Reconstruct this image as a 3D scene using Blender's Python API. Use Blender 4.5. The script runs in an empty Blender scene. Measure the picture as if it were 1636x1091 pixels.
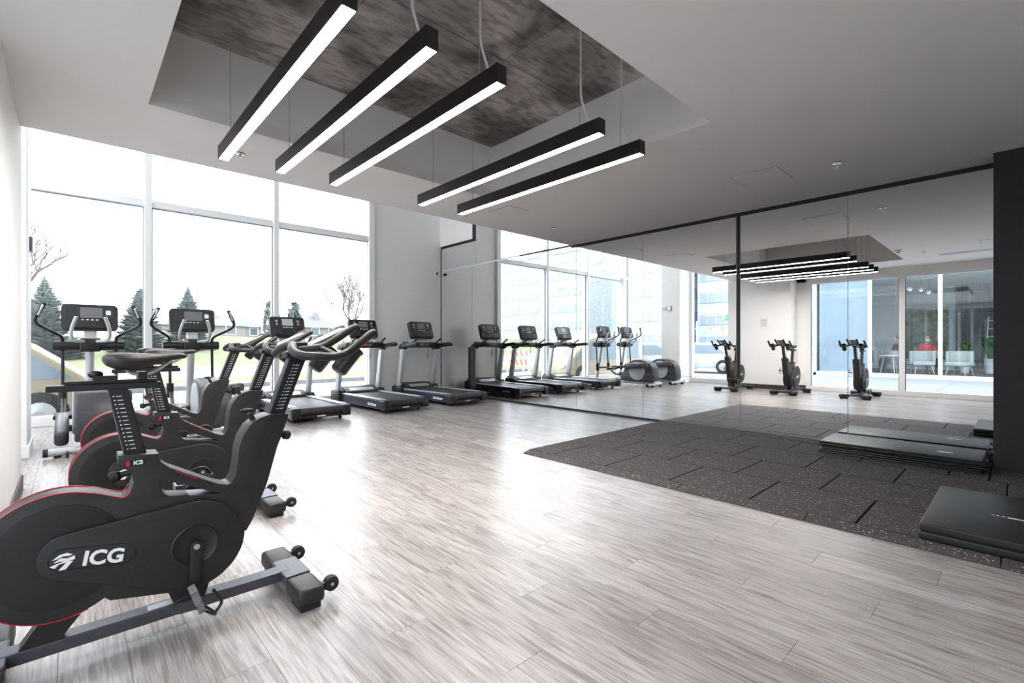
import bpy, bmesh, math, random
from mathutils import Vector, Matrix
from mathutils.geometry import tessellate_polygon
random.seed(7)
R = math.radians
scene = bpy.context.scene
C = scene.collection

# ------------------------------------------------------------ camera, sky, exposure
FPX, YAW, HOR = 757.0, 42.9, 549.0
cam = bpy.data.cameras.new('camera'); cam.sensor_width = 36; cam.lens = FPX/1636*36
cam.shift_y = (HOR-545.5)/1636; cam.clip_end = 600; cam.clip_start = .03
co = bpy.data.objects.new('camera', cam); C.objects.link(co)
co.location = (0, 0, 1.1); co.rotation_euler = (R(90), 0, R(-YAW)); scene.camera = co

world = bpy.data.worlds.new('sky'); scene.world = world; world.use_nodes = True
wn = world.node_tree.nodes; wl = world.node_tree.links; wn.clear()
wo = wn.new('ShaderNodeOutputWorld'); wb = wn.new('ShaderNodeBackground')
wt = wn.new('ShaderNodeTexCoord'); wsx = wn.new('ShaderNodeSeparateXYZ'); wr = wn.new('ShaderNodeValToRGB')
wr.color_ramp.elements[0].position = 0.0; wr.color_ramp.elements[0].color = (.92, .935, .95, 1)
wr.color_ramp.elements[1].position = .55; wr.color_ramp.elements[1].color = (.87, .90, .955, 1)
wnz = wn.new('ShaderNodeTexNoise'); wnz.inputs['Scale'].default_value = 2.2; wnz.inputs['Detail'].default_value = 5
wmp = wn.new('ShaderNodeMapping'); wmp.inputs['Scale'].default_value = (1, 1, 4)
wcr = wn.new('ShaderNodeValToRGB')
wcr.color_ramp.elements[0].position = .42; wcr.color_ramp.elements[0].color = (0, 0, 0, 1)
wcr.color_ramp.elements[1].position = .75; wcr.color_ramp.elements[1].color = (.55, .55, .55, 1)
wmx = wn.new('ShaderNodeMixRGB'); wmx.inputs[2].default_value = (.94, .95, .965, 1)
wl.new(wt.outputs['Generated'], wsx.inputs[0]); wl.new(wsx.outputs['Z'], wr.inputs[0])
wl.new(wt.outputs['Generated'], wmp.inputs[0]); wl.new(wmp.outputs[0], wnz.inputs['Vector'])
wl.new(wnz.outputs['Fac'], wcr.inputs[0]); wl.new(wcr.outputs[0], wmx.inputs[0]); wl.new(wr.outputs[0], wmx.inputs[1])
wl.new(wmx.outputs[0], wb.inputs['Color']); wb.inputs['Strength'].default_value = 2.5
wl.new(wb.outputs[0], wo.inputs[0])
LAMP_EMIT = 30.0
scene.view_settings.view_transform = 'Standard'; scene.view_settings.look = 'None'
scene.view_settings.exposure = 1.3; scene.view_settings.gamma = 1; scene.view_settings.use_curve_mapping = False
scene.cycles.max_bounces = 14; scene.cycles.diffuse_bounces = 7; scene.cycles.glossy_bounces = 6
scene.cycles.transparent_max_bounces = 16; scene.cycles.sample_clamp_indirect = 6
scene.cycles.caustics_reflective = False; scene.cycles.caustics_refractive = False
try: scene.cycles.use_denoising = True
except Exception: pass

# ------------------------------------------------------------ materials
MATS = {}
def mat(name, col, rough=.5, metal=0., spec=.5, emit=None, coat=0.):
    m = bpy.data.materials.new(name); m.use_nodes = True
    b = m.node_tree.nodes['Principled BSDF']
    b.inputs['Base Color'].default_value = (*col, 1); b.inputs['Roughness'].default_value = rough
    b.inputs['Metallic'].default_value = metal; b.inputs['Specular IOR Level'].default_value = spec
    b.inputs['Coat Weight'].default_value = coat
    if emit:
        b.inputs['Emission Color'].default_value = (*emit[0], 1); b.inputs['Emission Strength'].default_value = emit[1]
    MATS[name] = m; return m
def nodes(m): return m.node_tree.nodes, m.node_tree.links, m.node_tree.nodes['Principled BSDF']
def noisy(name, c1, c2, scale=6, rough=.6, metal=0., detail=4, lo=.35, hi=.65, bump=0., stretch=(1, 1, 1), spec=.5, coord='Object'):
    m = mat(name, c1, rough, metal, spec); n, l, b = nodes(m)
    tc = n.new('ShaderNodeTexCoord'); mp = n.new('ShaderNodeMapping'); mp.inputs['Scale'].default_value = stretch
    nz = n.new('ShaderNodeTexNoise'); nz.inputs['Scale'].default_value = scale; nz.inputs['Detail'].default_value = detail
    cr = n.new('ShaderNodeValToRGB'); e = cr.color_ramp.elements
    e[0].position = lo; e[0].color = (*c1, 1); e[1].position = hi; e[1].color = (*c2, 1)
    l.new(tc.outputs[coord], mp.inputs[0]); l.new(mp.outputs[0], nz.inputs['Vector'])
    l.new(nz.outputs['Fac'], cr.inputs[0]); l.new(cr.outputs[0], b.inputs['Base Color'])
    if bump:
        bp = n.new('ShaderNodeBump'); bp.inputs['Strength'].default_value = bump; bp.inputs['Distance'].default_value = .01
        l.new(nz.outputs['Fac'], bp.inputs['Height']); l.new(bp.outputs[0], b.inputs['Normal'])
    return m

noisy('wall_paint', (.875, .86, .845), (.895, .88, .865), 3, .75)
noisy('ceiling_paint', (.85, .828, .812), (.87, .848, .832), 2, .8)
mat('white_frame', (.88, .88, .88), .4)
noisy('black_paint', (.006, .0045, .0065), (.009, .007, .0095), 8, .55)
noisy('charcoal', (.011, .0098, .0098), (.015, .0135, .0135), 120, .52, bump=.05)
noisy('charcoal_smooth', (.015, .0133, .0133), (.019, .017, .017), 30, .46)
noisy('black_plastic', (.007, .0064, .0064), (.010, .009, .009), 60, .42)
noisy('black_rubber', (.010, .009, .009), (.015, .013, .013), 90, .62)
noisy('disc_black', (.006, .005, .005), (.009, .0075, .0075), 60, .42)
noisy('saddle_vinyl', (.017, .014, .013), (.023, .019, .018), 60, .5, bump=.04)
noisy('beam_steel', (.07, .07, .085), (.085, .085, .10), 40, .36, metal=.4)
noisy('steel', (.55, .56, .58), (.62, .63, .65), 40, .3, metal=.85)
noisy('silver_paint', (.50, .51, .53), (.56, .57, .59), 30, .38, metal=.35)
noisy('grey_plastic', (.16, .155, .155), (.19, .185, .185), 60, .45)
noisy('slate_blue', (.035, .040, .07), (.048, .054, .09), 20, .3, metal=.3)
noisy('housing_grey', (.045, .046, .055), (.055, .057, .066), 30, .38)
mat('light_disc', (.55, .57, .58), .4)
mat('red_trim', (.55, .012, .03), .4)
mat('white_print', (.85, .85, .84), .5)
mat('screen_dark', (.015, .016, .02), .12)
mat('screen_grey', (.16, .16, .17), .2)
mat('screen_pale', (.5, .54, .55), .2)
noisy('belt', (.022, .021, .023), (.034, .032, .034), 200, .5)
noisy('mat_vinyl', (.008, .008, .0075), (.012, .012, .011), 6, .42, bump=.02)
mat('lamp_black', (.012, .009, .0085), .45)
mat('lamp_glow', (1, 1, 1), .5, emit=((1, .955, .92), LAMP_EMIT))
mat('cord_white', (.75, .74, .73), .5)
mat('chrome', (.7, .7, .7), .2, 1.)
mat('seam', (.75, .77, .77), .5)
mat('mirror', (.93, .945, .945), 0.0, 1.0)
noisy('baseboard', (.035, .03, .03), (.045, .04, .04), 20, .5)

def glass(name, tint, ior=1.45):
    m = bpy.data.materials.new(name); m.use_nodes = True; n = m.node_tree.nodes; l = m.node_tree.links; n.clear()
    o = n.new('ShaderNodeOutputMaterial'); mx = n.new('ShaderNodeMixShader'); t = n.new('ShaderNodeBsdfTransparent')
    g = n.new('ShaderNodeBsdfGlossy'); lw = n.new('ShaderNodeLayerWeight'); lw.inputs['Blend'].default_value = .5
    pw = n.new('ShaderNodeMath'); pw.operation = 'POWER'; pw.inputs[1].default_value = 5; fr = n.new('ShaderNodeMath'); fr.operation = 'MULTIPLY_ADD'
    f0 = ((ior-1)/(ior+1))**2; fr.inputs[1].default_value = (1-f0)*.8; fr.inputs[2].default_value = f0; l.new(lw.outputs['Facing'], pw.inputs[0]); l.new(pw.outputs[0], fr.inputs[0])
    t.inputs['Color'].default_value = (*tint, 1); g.inputs['Roughness'].default_value = 0
    l.new(fr.outputs[0], mx.inputs[0]); l.new(t.outputs[0], mx.inputs[1]); l.new(g.outputs[0], mx.inputs[2]); l.new(mx.outputs[0], o.inputs[0])
    MATS[name] = m; return m
glass('window_glass', (.97, .985, .99), 1.35)
glass('partition_glass', (.93, .96, .98), 1.5)
mat('reflection_blue', (.24, .31, .37), .05)  # opaque; the blue paints in the sky and street this pane reflects

# bleached oak planks: grain follows the plank, each plank offset by its own random number
m = mat('plank_oak', (.6, .56, .53), .27, spec=.6); n, l, b = nodes(m)
tc = n.new('ShaderNodeTexCoord'); oi = n.new('ShaderNodeObjectInfo')
mul = n.new('ShaderNodeMath'); mul.operation = 'MULTIPLY'; mul.inputs[1].default_value = 53
cmb = n.new('ShaderNodeCombineXYZ'); vad = n.new('ShaderNodeVectorMath'); vad.operation = 'ADD'
l.new(oi.outputs['Random'], mul.inputs[0])
for i in range(3): l.new(mul.outputs[0], cmb.inputs[i])
l.new(tc.outputs['Object'], vad.inputs[0]); l.new(cmb.outputs[0], vad.inputs[1])
def grain(sc, scale, detail, dist):
    mp = n.new('ShaderNodeMapping'); mp.inputs['Scale'].default_value = sc
    nz = n.new('ShaderNodeTexNoise'); nz.inputs['Scale'].default_value = scale; nz.inputs['Detail'].default_value = detail
    nz.inputs['Distortion'].default_value = dist
    l.new(vad.outputs[0], mp.inputs[0]); l.new(mp.outputs[0], nz.inputs['Vector']); return nz
g1 = grain((13, 1.0, 1), 2.0, 8, 2.2); g2 = grain((85, 2.6, 1), 2.0, 4, .4); g3 = grain((2.2, .55, 1), 1.4, 2, .4)
r1 = n.new('ShaderNodeValToRGB'); e = r1.color_ramp.elements
e[0].position = .30; e[0].color = (.235, .208, .194, 1); e[1].position = .58; e[1].color = (.435, .405, .388, 1)
r2 = n.new('ShaderNodeValToRGB'); e = r2.color_ramp.elements
e[0].position = .33; e[0].color = (.72, .705, .695, 1); e[1].position = .6; e[1].color = (1, 1, 1, 1)
r3 = n.new('ShaderNodeValToRGB'); e = r3.color_ramp.elements
e[0].position = .3; e[0].color = (.86, .84, .83, 1); e[1].position = .7; e[1].color = (1.06, 1.06, 1.06, 1)
for r_, g_ in ((r1, g1), (r2, g2), (r3, g3)): l.new(g_.outputs['Fac'], r_.inputs[0])
x1 = n.new('ShaderNodeMixRGB'); x1.blend_type = 'MULTIPLY'; x1.inputs[0].default_value = 1
x2 = n.new('ShaderNodeMixRGB'); x2.blend_type = 'MULTIPLY'; x2.inputs[0].default_value = 1
l.new(r1.outputs[0], x1.inputs[1]); l.new(r2.outputs[0], x1.inputs[2]); l.new(x1.outputs[0], x2.inputs[1]); l.new(r3.outputs[0], x2.inputs[2])
hs = n.new('ShaderNodeHueSaturation'); vr = n.new('ShaderNodeMapRange'); vr.inputs['To Min'].default_value = .88; vr.inputs['To Max'].default_value = 1.1
l.new(oi.outputs['Random'], vr.inputs['Value']); l.new(vr.outputs[0], hs.inputs['Value']); l.new(x2.outputs[0], hs.inputs['Color'])
l.new(hs.outputs[0], b.inputs['Base Color'])
bp = n.new('ShaderNodeBump'); bp.inputs['Strength'].default_value = .12; bp.inputs['Distance'].default_value = .004
l.new(g2.outputs['Fac'], bp.inputs['Height']); l.new(bp.outputs[0], b.inputs['Normal'])

# recycled rubber with pale flecks
def rubber(name):
    m = mat(name, (.035, .03, .03), .75); n, l, b = nodes(m)
    tc = n.new('ShaderNodeTexCoord'); oi = n.new('ShaderNodeObjectInfo'); vad = n.new('ShaderNodeVectorMath'); vad.operation = 'ADD'
    cmb = n.new('ShaderNodeCombineXYZ'); mu = n.new('ShaderNodeMath'); mu.operation = 'MULTIPLY'; mu.inputs[1].default_value = 31
    l.new(oi.outputs['Random'], mu.inputs[0])
    for i in range(2): l.new(mu.outputs[0], cmb.inputs[i])
    l.new(tc.outputs['Object'], vad.inputs[0]); l.new(cmb.outputs[0], vad.inputs[1])
    vo = n.new('ShaderNodeTexVoronoi'); vo.inputs['Scale'].default_value = 75; l.new(vad.outputs[0], vo.inputs['Vector'])
    lt = n.new('ShaderNodeMath'); lt.operation = 'LESS_THAN'; lt.inputs[1].default_value = .30; l.new(vo.outputs['Distance'], lt.inputs[0])
    sp = n.new('ShaderNodeSeparateColor'); l.new(vo.outputs['Color'], sp.inputs[0])
    gt = n.new('ShaderNodeMath'); gt.operation = 'GREATER_THAN'; gt.inputs[1].default_value = .82; l.new(sp.outputs[0], gt.inputs[0])
    an = n.new('ShaderNodeMath'); an.operation = 'MULTIPLY'; l.new(lt.outputs[0], an.inputs[0]); l.new(gt.outputs[0], an.inputs[1])
    nz = n.new('ShaderNodeTexNoise'); nz.inputs['Scale'].default_value = 140; nz.inputs['Detail'].default_value = 3; l.new(vad.outputs[0], nz.inputs['Vector'])
    cr = n.new('ShaderNodeValToRGB'); e = cr.color_ramp.elements
    e[0].position = .3; e[0].color = (.012, .0095, .0095, 1); e[1].position = .72; e[1].color = (.105, .090, .090, 1); l.new(nz.outputs['Fac'], cr.inputs[0])
    mx = n.new('ShaderNodeMixRGB'); mx.inputs[2].default_value = (.50, .47, .49, 1)
    l.new(an.outputs[0], mx.inputs[0]); l.new(cr.outputs[0], mx.inputs[1]); l.new(mx.outputs[0], b.inputs['Base Color'])
    bp = n.new('ShaderNodeBump'); bp.inputs['Strength'].default_value = .5; bp.inputs['Distance'].default_value = .003
    l.new(nz.outputs['Fac'], bp.inputs['Height']); l.new(bp.outputs[0], b.inputs['Normal'])
rubber('rubber_tile')

# raw board-marked concrete of the ceiling slab
m = mat('concrete', (.3, .27, .26), .8); n, l, b = nodes(m)
tc = n.new('ShaderNodeTexCoord')
def cnoise(scale, sc, det, dist=0.):
    mp = n.new('ShaderNodeMapping'); mp.inputs['Scale'].default_value = sc
    z = n.new('ShaderNodeTexNoise'); z.inputs['Scale'].default_value = scale; z.inputs['Detail'].default_value = det; z.inputs['Distortion'].default_value = dist
    l.new(tc.outputs['Object'], mp.inputs[0]); l.new(mp.outputs[0], z.inputs['Vector']); return z
a1 = cnoise(1.5, (1, 1, 1), 13, .5); a2 = cnoise(11, (.55, 1.9, 1), 12, .1); a3 = cnoise(40, (.5, 2, 1), 4)
ra = n.new('ShaderNodeValToRGB'); e = ra.color_ramp.elements
e[0].position = .40; e[0].color = (.13, .115, .108, 1); e[1].position = .60; e[1].color = (.46, .425, .405, 1)
rb = n.new('ShaderNodeValToRGB'); e = rb.color_ramp.elements
e[0].position = .38; e[0].color = (.36, .34, .33, 1); e[1].position = .53; e[1].color = (1, 1, 1, 1)
l.new(a1.outputs['Fac'], ra.inputs[0]); l.new(a2.outputs['Fac'], rb.inputs[0])
x1 = n.new('ShaderNodeMixRGB'); x1.blend_type = 'MULTIPLY'; x1.inputs[0].default_value = .62
l.new(ra.outputs[0], x1.inputs[1]); l.new(rb.outputs[0], x1.inputs[2]); l.new(x1.outputs[0], b.inputs['Base Color'])
bp = n.new('ShaderNodeBump'); bp.inputs['Strength'].default_value = .4; bp.inputs['Distance'].default_value = .01
l.new(a3.outputs['Fac'], bp.inputs['Height']); l.new(bp.outputs[0], b.inputs['Normal'])

noisy('asphalt', (.34, .35, .38), (.40, .41, .44), 3, .85)
noisy('sidewalk', (.30, .31, .34), (.35, .36, .38), 2, .85)
noisy('road_grey', (.24, .25, .27), (.28, .29, .30), 1.5, .85)
noisy('kerb_stone', (.13, .13, .14), (.17, .17, .17), 4, .85)
noisy('lawn', (.12, .155, .07), (.19, .21, .11), 1.2, .95, bump=.3)
noisy('spruce', (.085, .105, .105), (.16, .185, .18), 3, .9)
noisy('bark', (.16, .13, .12), (.24, .21, .19), 12, .9)
noisy('twig', (.13, .12, .12), (.19, .17, .17), 12, .9)
noisy('house_wall', (.22, .215, .22), (.27, .26, .265), 4, .9)
noisy('house_roof', (.15, .155, .17), (.19, .19, .21), 6, .9)
mat('dark_pane', (.10, .13, .16), .15)
noisy('van_beige', (.33, .29, .20), (.36, .32, .23), 2, .25)
noisy('car_white', (.45, .47, .50), (.5, .52, .55), 2, .25)
noisy('car_silver', (.42, .45, .50), (.48, .51, .55), 2, .25, metal=.3)
mat('car_glass', (.22, .28, .33), .08)
mat('tyre', (.02, .02, .022), .8)
noisy('facade_white', (.42, .45, .49), (.47, .50, .54), 1, .7)
noisy('facade_glass', (.26, .32, .41), (.31, .37, .45), .6, .25)
noisy('facade_dark', (.20, .23, .27), (.29, .32, .36), 3, .7, detail=8)
mat('pole_grey', (.33, .36, .42), .5)
mat('sign_red', (.72, .20, .14), .5)
mat('sign_green', (.10, .35, .2), .5)
noisy('patio', (.27, .285, .31), (.31, .325, .35), 2.5, .6)
noisy('lounge_concrete', (.07, .066, .062), (.22, .21, .20), 2.2, .8, detail=8, stretch=(6, 6, .35))
noisy('lounge_wall', (.55, .56, .55), (.6, .61, .6), 2, .8)
noisy('moss_art', (.16, .17, .11), (.42, .38, .28), 5, .9, detail=8)
noisy('armchair_cloth', (.48, .48, .44), (.56, .56, .52), 60, .9)
noisy('dark_cloth', (.03, .04, .05), (.06, .07, .08), 40, .9)
noisy('leaf', (.05, .14, .04), (.12, .26, .08), 9, .6)
mat('pot_white', (.7, .72, .7), .5)
mat('pot_green', (.35, .7, .25), .5)
mat('skin', (.5, .33, .25), .6)
mat('hair_dark', (.02, .016, .014), .6)
noisy('shirt_red', (.60, .05, .06), (.68, .08, .08), 30, .9)
noisy('shirt_dark', (.05, .045, .055), (.08, .07, .08), 30, .9)
noisy('light_wood', (.55, .45, .33), (.62, .52, .40), 20, .6)
mat('table_white', (.8, .82, .84), .4)
mat('pendant_glow', (1, 1, 1), .5, emit=((1, .95, .88), 60))

# ------------------------------------------------------------ mesh builder
class MB:
    def __init__(s): s.v = []; s.f = []
    def add(s, v, f):
        k = len(s.v); s.v += [tuple(p) for p in v]; s.f += [tuple(i+k for i in q) for q in f]; return s
    def bx(s, x0, x1, y0, y1, z0, z1):
        v = [(x, y, z) for z in (z0, z1) for y in (y0, y1) for x in (x0, x1)]
        return s.add(v, [(0, 2, 3, 1), (4, 5, 7, 6), (0, 1, 5, 4), (2, 6, 7, 3), (0, 4, 6, 2), (1, 3, 7, 5)])
    def box(s, c, d, rot=None):
        v = [Vector((x*d[0]/2, y*d[1]/2, z*d[2]/2)) for z in (-1, 1) for y in (-1, 1) for x in (-1, 1)]
        if rot: v = [rot @ p for p in v]
        c = Vector(c); v = [p+c for p in v]
        return s.add(v, [(0, 2, 3, 1), (4, 5, 7, 6), (0, 1, 5, 4), (2, 6, 7, 3), (0, 4, 6, 2), (1, 3, 7, 5)])
    def tube(s, pts, r, n=10, cap=True):
        pts = [Vector(p) for p in pts]; N = len(pts); rs = r if isinstance(r, (list, tuple)) else [r]*N
        t0 = (pts[1]-pts[0]).normalized(); up = Vector((0, 0, 1)) if abs(t0.z) < .9 else Vector((1, 0, 0))
        u = t0.cross(up).normalized(); v = []
        for i, p in enumerate(pts):
            t = (pts[min(i+1, N-1)]-pts[max(i-1, 0)]).normalized()
            u = (u-t*u.dot(t)); u = u.normalized() if u.length > 1e-6 else t.orthogonal().normalized(); w = t.cross(u)
            v += [p+(u*math.cos(2*math.pi*k/n)+w*math.sin(2*math.pi*k/n))*rs[i] for k in range(n)]
        f = [(i*n+k, i*n+(k+1) % n, (i+1)*n+(k+1) % n, (i+1)*n+k) for i in range(N-1) for k in range(n)]
        if cap: f += [tuple(range(n-1, -1, -1)), tuple((N-1)*n+k for k in range(n))]
        return s.add(v, f)
    def prism(s, polys, a0, a1, axis='y', fn=None):
        if not isinstance(polys[0][0], (list, tuple)): polys = [polys]
        tris = tessellate_polygon([[Vector((p[0], p[1], 0)) for p in q] for q in polys])
        flat = [p for q in polys for p in q]; n = len(flat)
        def P(p, a): return {'y': (p[0], a, p[1]), 'x': (a, p[0], p[1]), 'z': (p[0], p[1], a)}[axis]
        v = [P(p, a0) for p in flat]+[P(p, a1) for p in flat]
        f = [tuple(t) for t in tris]+[tuple(i+n for i in reversed(t)) for t in tris]; k = 0
        for q in polys:
            m_ = len(q); f += [(k+i, k+(i+1) % m_, n+k+(i+1) % m_, n+k+i) for i in range(m_)]; k += m_
        return s.add(v, f)
    def lathe(s, prof, c=(0, 0, 0), n=20, rot=None):
        v = []; c = Vector(c)
        for r, z in prof: v += [Vector((r*math.cos(2*math.pi*k/n), r*math.sin(2*math.pi*k/n), z)) for k in range(n)]
        if rot: v = [rot @ p for p in v]
        v = [p+c for p in v]; N = len(prof)
        f = [(i*n+k, i*n+(k+1) % n, (i+1)*n+(k+1) % n, (i+1)*n+k) for i in range(N-1) for k in range(n)]
        f += [tuple(range(n-1, -1, -1)), tuple((N-1)*n+k for k in range(n))]
        return s.add(v, f)
    def ball(s, c, r, n=12, m_=8):
        r = r if isinstance(r, (list, tuple)) else (r, r, r); v = []; c = Vector(c)
        for i in range(1, m_):
            a = math.pi*i/m_; v += [c+Vector((r[0]*math.sin(a)*math.cos(2*math.pi*k/n), r[1]*math.sin(a)*math.sin(2*math.pi*k/n), r[2]*math.cos(a))) for k in range(n)]
        v += [c+Vector((0, 0, r[2])), c-Vector((0, 0, r[2]))]; K = (m_-1)*n
        f = [(i*n+k, (i+1)*n+k, (i+1)*n+(k+1) % n, i*n+(k+1) % n) for i in range(m_-2) for k in range(n)]
        f += [(K, k, (k+1) % n) for k in range(n)]+[(K+1, (m_-2)*n+(k+1) % n, (m_-2)*n+k) for k in range(n)]
        return s.add(v, f)
    def loft(s, secs):
        n = len(secs[0]); v = [p for q in secs for p in q]; N = len(secs)
        f = [(i*n+k, i*n+(k+1) % n, (i+1)*n+(k+1) % n, (i+1)*n+k) for i in range(N-1) for k in range(n)]
        f += [tuple(range(n-1, -1, -1)), tuple((N-1)*n+k for k in range(n))]
        return s.add(v, f)
    def mesh(s, name, bevel=0, seg=2, smooth=None):
        me = bpy.data.meshes.new(name); me.from_pydata([tuple(p) for p in s.v], [], s.f)
        bm = bmesh.new(); bm.from_mesh(me); bmesh.ops.recalc_face_normals(bm, faces=bm.faces)
        if bevel:
            ed = [e for e in bm.edges if e.is_manifold and e.calc_face_angle(0) > R(28)]
            bmesh.ops.bevel(bm, geom=ed, offset=bevel, segments=seg, affect='EDGES', profile=.5, clamp_overlap=True)
        bm.to_mesh(me); bm.free()
        if smooth is not None:
            for p in me.polygons: p.use_smooth = True
            me.set_sharp_from_angle(angle=R(smooth))
        return me
    def build(s, name, m, parent=None, bevel=0, seg=2, smooth=None, label=None):
        me = s.mesh(name, bevel, seg, smooth); return link(name, me, m, parent, label)
def link(name, me, m, parent=None, label=None):
    if m and not me.materials: me.materials.append(MATS[m])
    o = bpy.data.objects.new(name, me); C.objects.link(o)
    if parent: o.parent = parent
    if label: o['label'] = label
    return o
def tag(o, label, cat, group=None):
    o['label'] = label; o['category'] = cat
    if group: o['group'] = group
    return o
def thing(name, label, cat, loc=(0, 0, 0), rz=0, group=None):
    o = bpy.data.objects.new(name, None); o.empty_display_size = .1; C.objects.link(o); o.location = loc; o.rotation_euler = (0, 0, rz)
    return tag(o, label, cat, group)
def struct(o): o['kind'] = 'structure'; return o
def kids(o): return [c for c in bpy.data.objects if c.parent == o]
def copy_tree(o, parent=None):
    c = o.copy(); C.objects.link(c); c.parent = parent
    for k in kids(o): copy_tree(k, c)
    return c
def dup(o, loc, label, rz=None):
    c = copy_tree(o); c.location = loc; c['label'] = label
    if rz is not None: c.rotation_euler = (0, 0, rz)
    return c
def arc(cx, cz, r, a0, a1, n=12): return [(cx+r*math.cos(R(a0+(a1-a0)*i/n)), cz+r*math.sin(R(a0+(a1-a0)*i/n))) for i in range(n+1)]
def hull2(c1, r1, c2, r2, n=16):
    dx, dz = c2[0]-c1[0], c2[1]-c1[1]; d = math.hypot(dx, dz); base = math.degrees(math.atan2(dz, dx)); a = math.degrees(math.acos((r1-r2)/d))
    return arc(*c1, r1, base+a, base+360-a, n)+arc(*c2, r2, base-a, base+a, n)
def rrect(x0, x1, z0, z1, r, n=4):
    return arc(x1-r, z0+r, r, -90, 0, n)+arc(x1-r, z1-r, r, 0, 90, n)+arc(x0+r, z1-r, r, 90, 180, n)+arc(x0+r, z0+r, r, 180, 270, n)
def smooth_path(pts, n=6):
    P = [Vector(p) for p in pts]; P = [P[0]*2-P[1]]+P+[P[-1]*2-P[-2]]; out = []
    for i in range(1, len(P)-2):
        a, b_, c, d = P[i-1:i+3]
        for k in range(n):
            t = k/n; out.append(.5*((2*b_)+(c-a)*t+(2*a-5*b_+4*c-d)*t*t+(3*b_-a-3*c+d)*t**3))
    return out+[P[-2]]
def text_mesh(txt, size, depth=.001, bold=0., shear=0.):
    cu = bpy.data.curves.new('lettering', 'FONT'); cu.body = txt; cu.size = size; cu.extrude = depth; cu.offset = bold; cu.shear = shear
    cu.align_x = 'CENTER'; cu.align_y = 'CENTER'; cu.resolution_u = 3
    o = bpy.data.objects.new('lettering', cu); C.objects.link(o)
    me = bpy.data.meshes.new_from_object(o.evaluated_get(bpy.context.evaluated_depsgraph_get())); bpy.data.objects.remove(o); return me
def lettering(name, txt, size, m, parent, mtx, bold=0., shear=0.):
    me = text_mesh(txt, size, .0008, bold, shear); me.transform(mtx); me.materials.clear(); return link(name, me, m, parent)

# ------------------------------------------------------------ the room
MX, FY, LX, CEIL, EDGE, TOP = 6.05, 8.85, -.95, 2.72, 5.07, 5.6      # mirror wall, window wall, side window plane, ceiling, ceiling edge, unseen upper ceiling raised for more daylight
BACK = -6.0  # unseen rear of the room, stretched with its glazing to add daylight
floor = struct(MB().bx(LX-.1, MX+.25, BACK-.1, FY+.15, -.25, -.008).build('floor', 'black_plastic'))
PW, PL = .183, 1.22
full = MB().bx(-PW/2+.0004, PW/2-.0004, -PL/2+.0004, PL/2-.0004, -.009, 0).mesh('plank', .0007, 1)
full.materials.append(MATS['plank_oak'])
cells = []
nx = int((MX-LX)/PW)+1
for i in range(nx):
    x0 = LX+i*PW; x1 = min(x0+PW, MX); off = (i*.457) % PL
    y = BACK-off
    while y < FY:
        a, c_ = max(y, BACK), min(y+PL, FY)
        if c_-a > .02 and x1-x0 > .01: cells.append((x0, x1, a, c_))
        y += PL
sn, cs = math.sin(R(YAW)), math.cos(R(YAW))
def vis(c_):
    x, y = (c_[0]+c_[1])/2, (c_[2]+c_[3])/2; zc = sn*x+cs*y; xc = cs*x-sn*y
    ok = zc > .2 and abs(xc) < zc*1.25 and not (x > 3.9 and y < 2.9) and not (x < -.3 and y > 3.6)
    return (0 if ok else 1, zc if ok else abs(x-2)+abs(y-3))
cells.sort(key=vis)
rest = MB()
for k, (x0, x1, y0, y1) in enumerate(cells):
    if k < 300:
        if abs(x1-x0-PW) < 1e-4 and abs(y1-y0-PL) < 1e-4: me = full
        else:
            hx, hy = (x1-x0)/2, (y1-y0)/2
            me = MB().bx(-hx+.0004, hx-.0004, -hy+.0004, hy-.0004, -.009, 0).mesh('plank', .0007, 1)
        o = link('plank', me, 'plank_oak', floor); o.location = ((x0+x1)/2, (y0+y1)/2, 0)
    else: rest.bx(x0+.0004, x1-.0004, y0+.0004, y1-.0004, -.009, 0)
if rest.v: rest.build('plank_field', 'plank_oak', floor)['kind'] = 'stuff'

# ceiling with the opening around the pendant lamps
OX0, OX1, OY0, OY1, OZ = .38, 3.42, 1.55, 4.02, 3.28
outer = [(LX, BACK), (MX, BACK), (MX, EDGE), (LX, EDGE)]; hole = [(OX0, OY0), (OX1, OY0), (OX1, OY1), (OX0, OY1)]
ceiling = struct(MB().prism([outer, hole], CEIL, CEIL+.1, 'z').build('ceiling', 'ceiling_paint'))
rec = MB()
rec.bx(OX0-.03, OX0, OY0-.03, OY1+.03, CEIL+.1, OZ).bx(OX1, OX1+.03, OY0-.03, OY1+.03, CEIL+.1, OZ)
rec.bx(OX0, OX1, OY0-.03, OY0, CEIL+.1, OZ).bx(OX0, OX1, OY1, OY1+.03, CEIL+.1, OZ)
rec.build('recess_side', 'wall_paint', ceiling, label='plain grey upstand around the ceiling opening')
xs = [OX0-.03, 1.36, 2.44, OX1+.03]; ys = [OY0-.03, 2.72, OY1+.03]
for i in range(3):
    for j in range(2):
        dz = random.uniform(0, .006)
        MB().bx(xs[i]+.002, xs[i+1]-.002, ys[j]+.002, ys[j+1]-.002, OZ+dz, OZ+.2).build('concrete_panel', 'concrete', ceiling)
struct(MB().bx(LX-.1, MX+.2, EDGE-.02, EDGE, CEIL+.1, TOP).build('wall_bulkhead', 'wall_paint'))
struct(MB().bx(LX-.1, MX+.2, EDGE-.1, FY+.2, TOP, TOP+.15).build('ceiling_upper', 'ceiling_paint'))
struct(MB().bx(LX-.1, MX+.2, BACK-.1, BACK, -.1, CEIL+.1).build('wall_back', 'wall_paint'))

def pane(name_parent, x0, x1, y0, y1, z0, z1, m='window_glass'):
    MB().bx(x0, x1, y0, y1, z0, z1).build('pane', m, name_parent)
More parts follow.
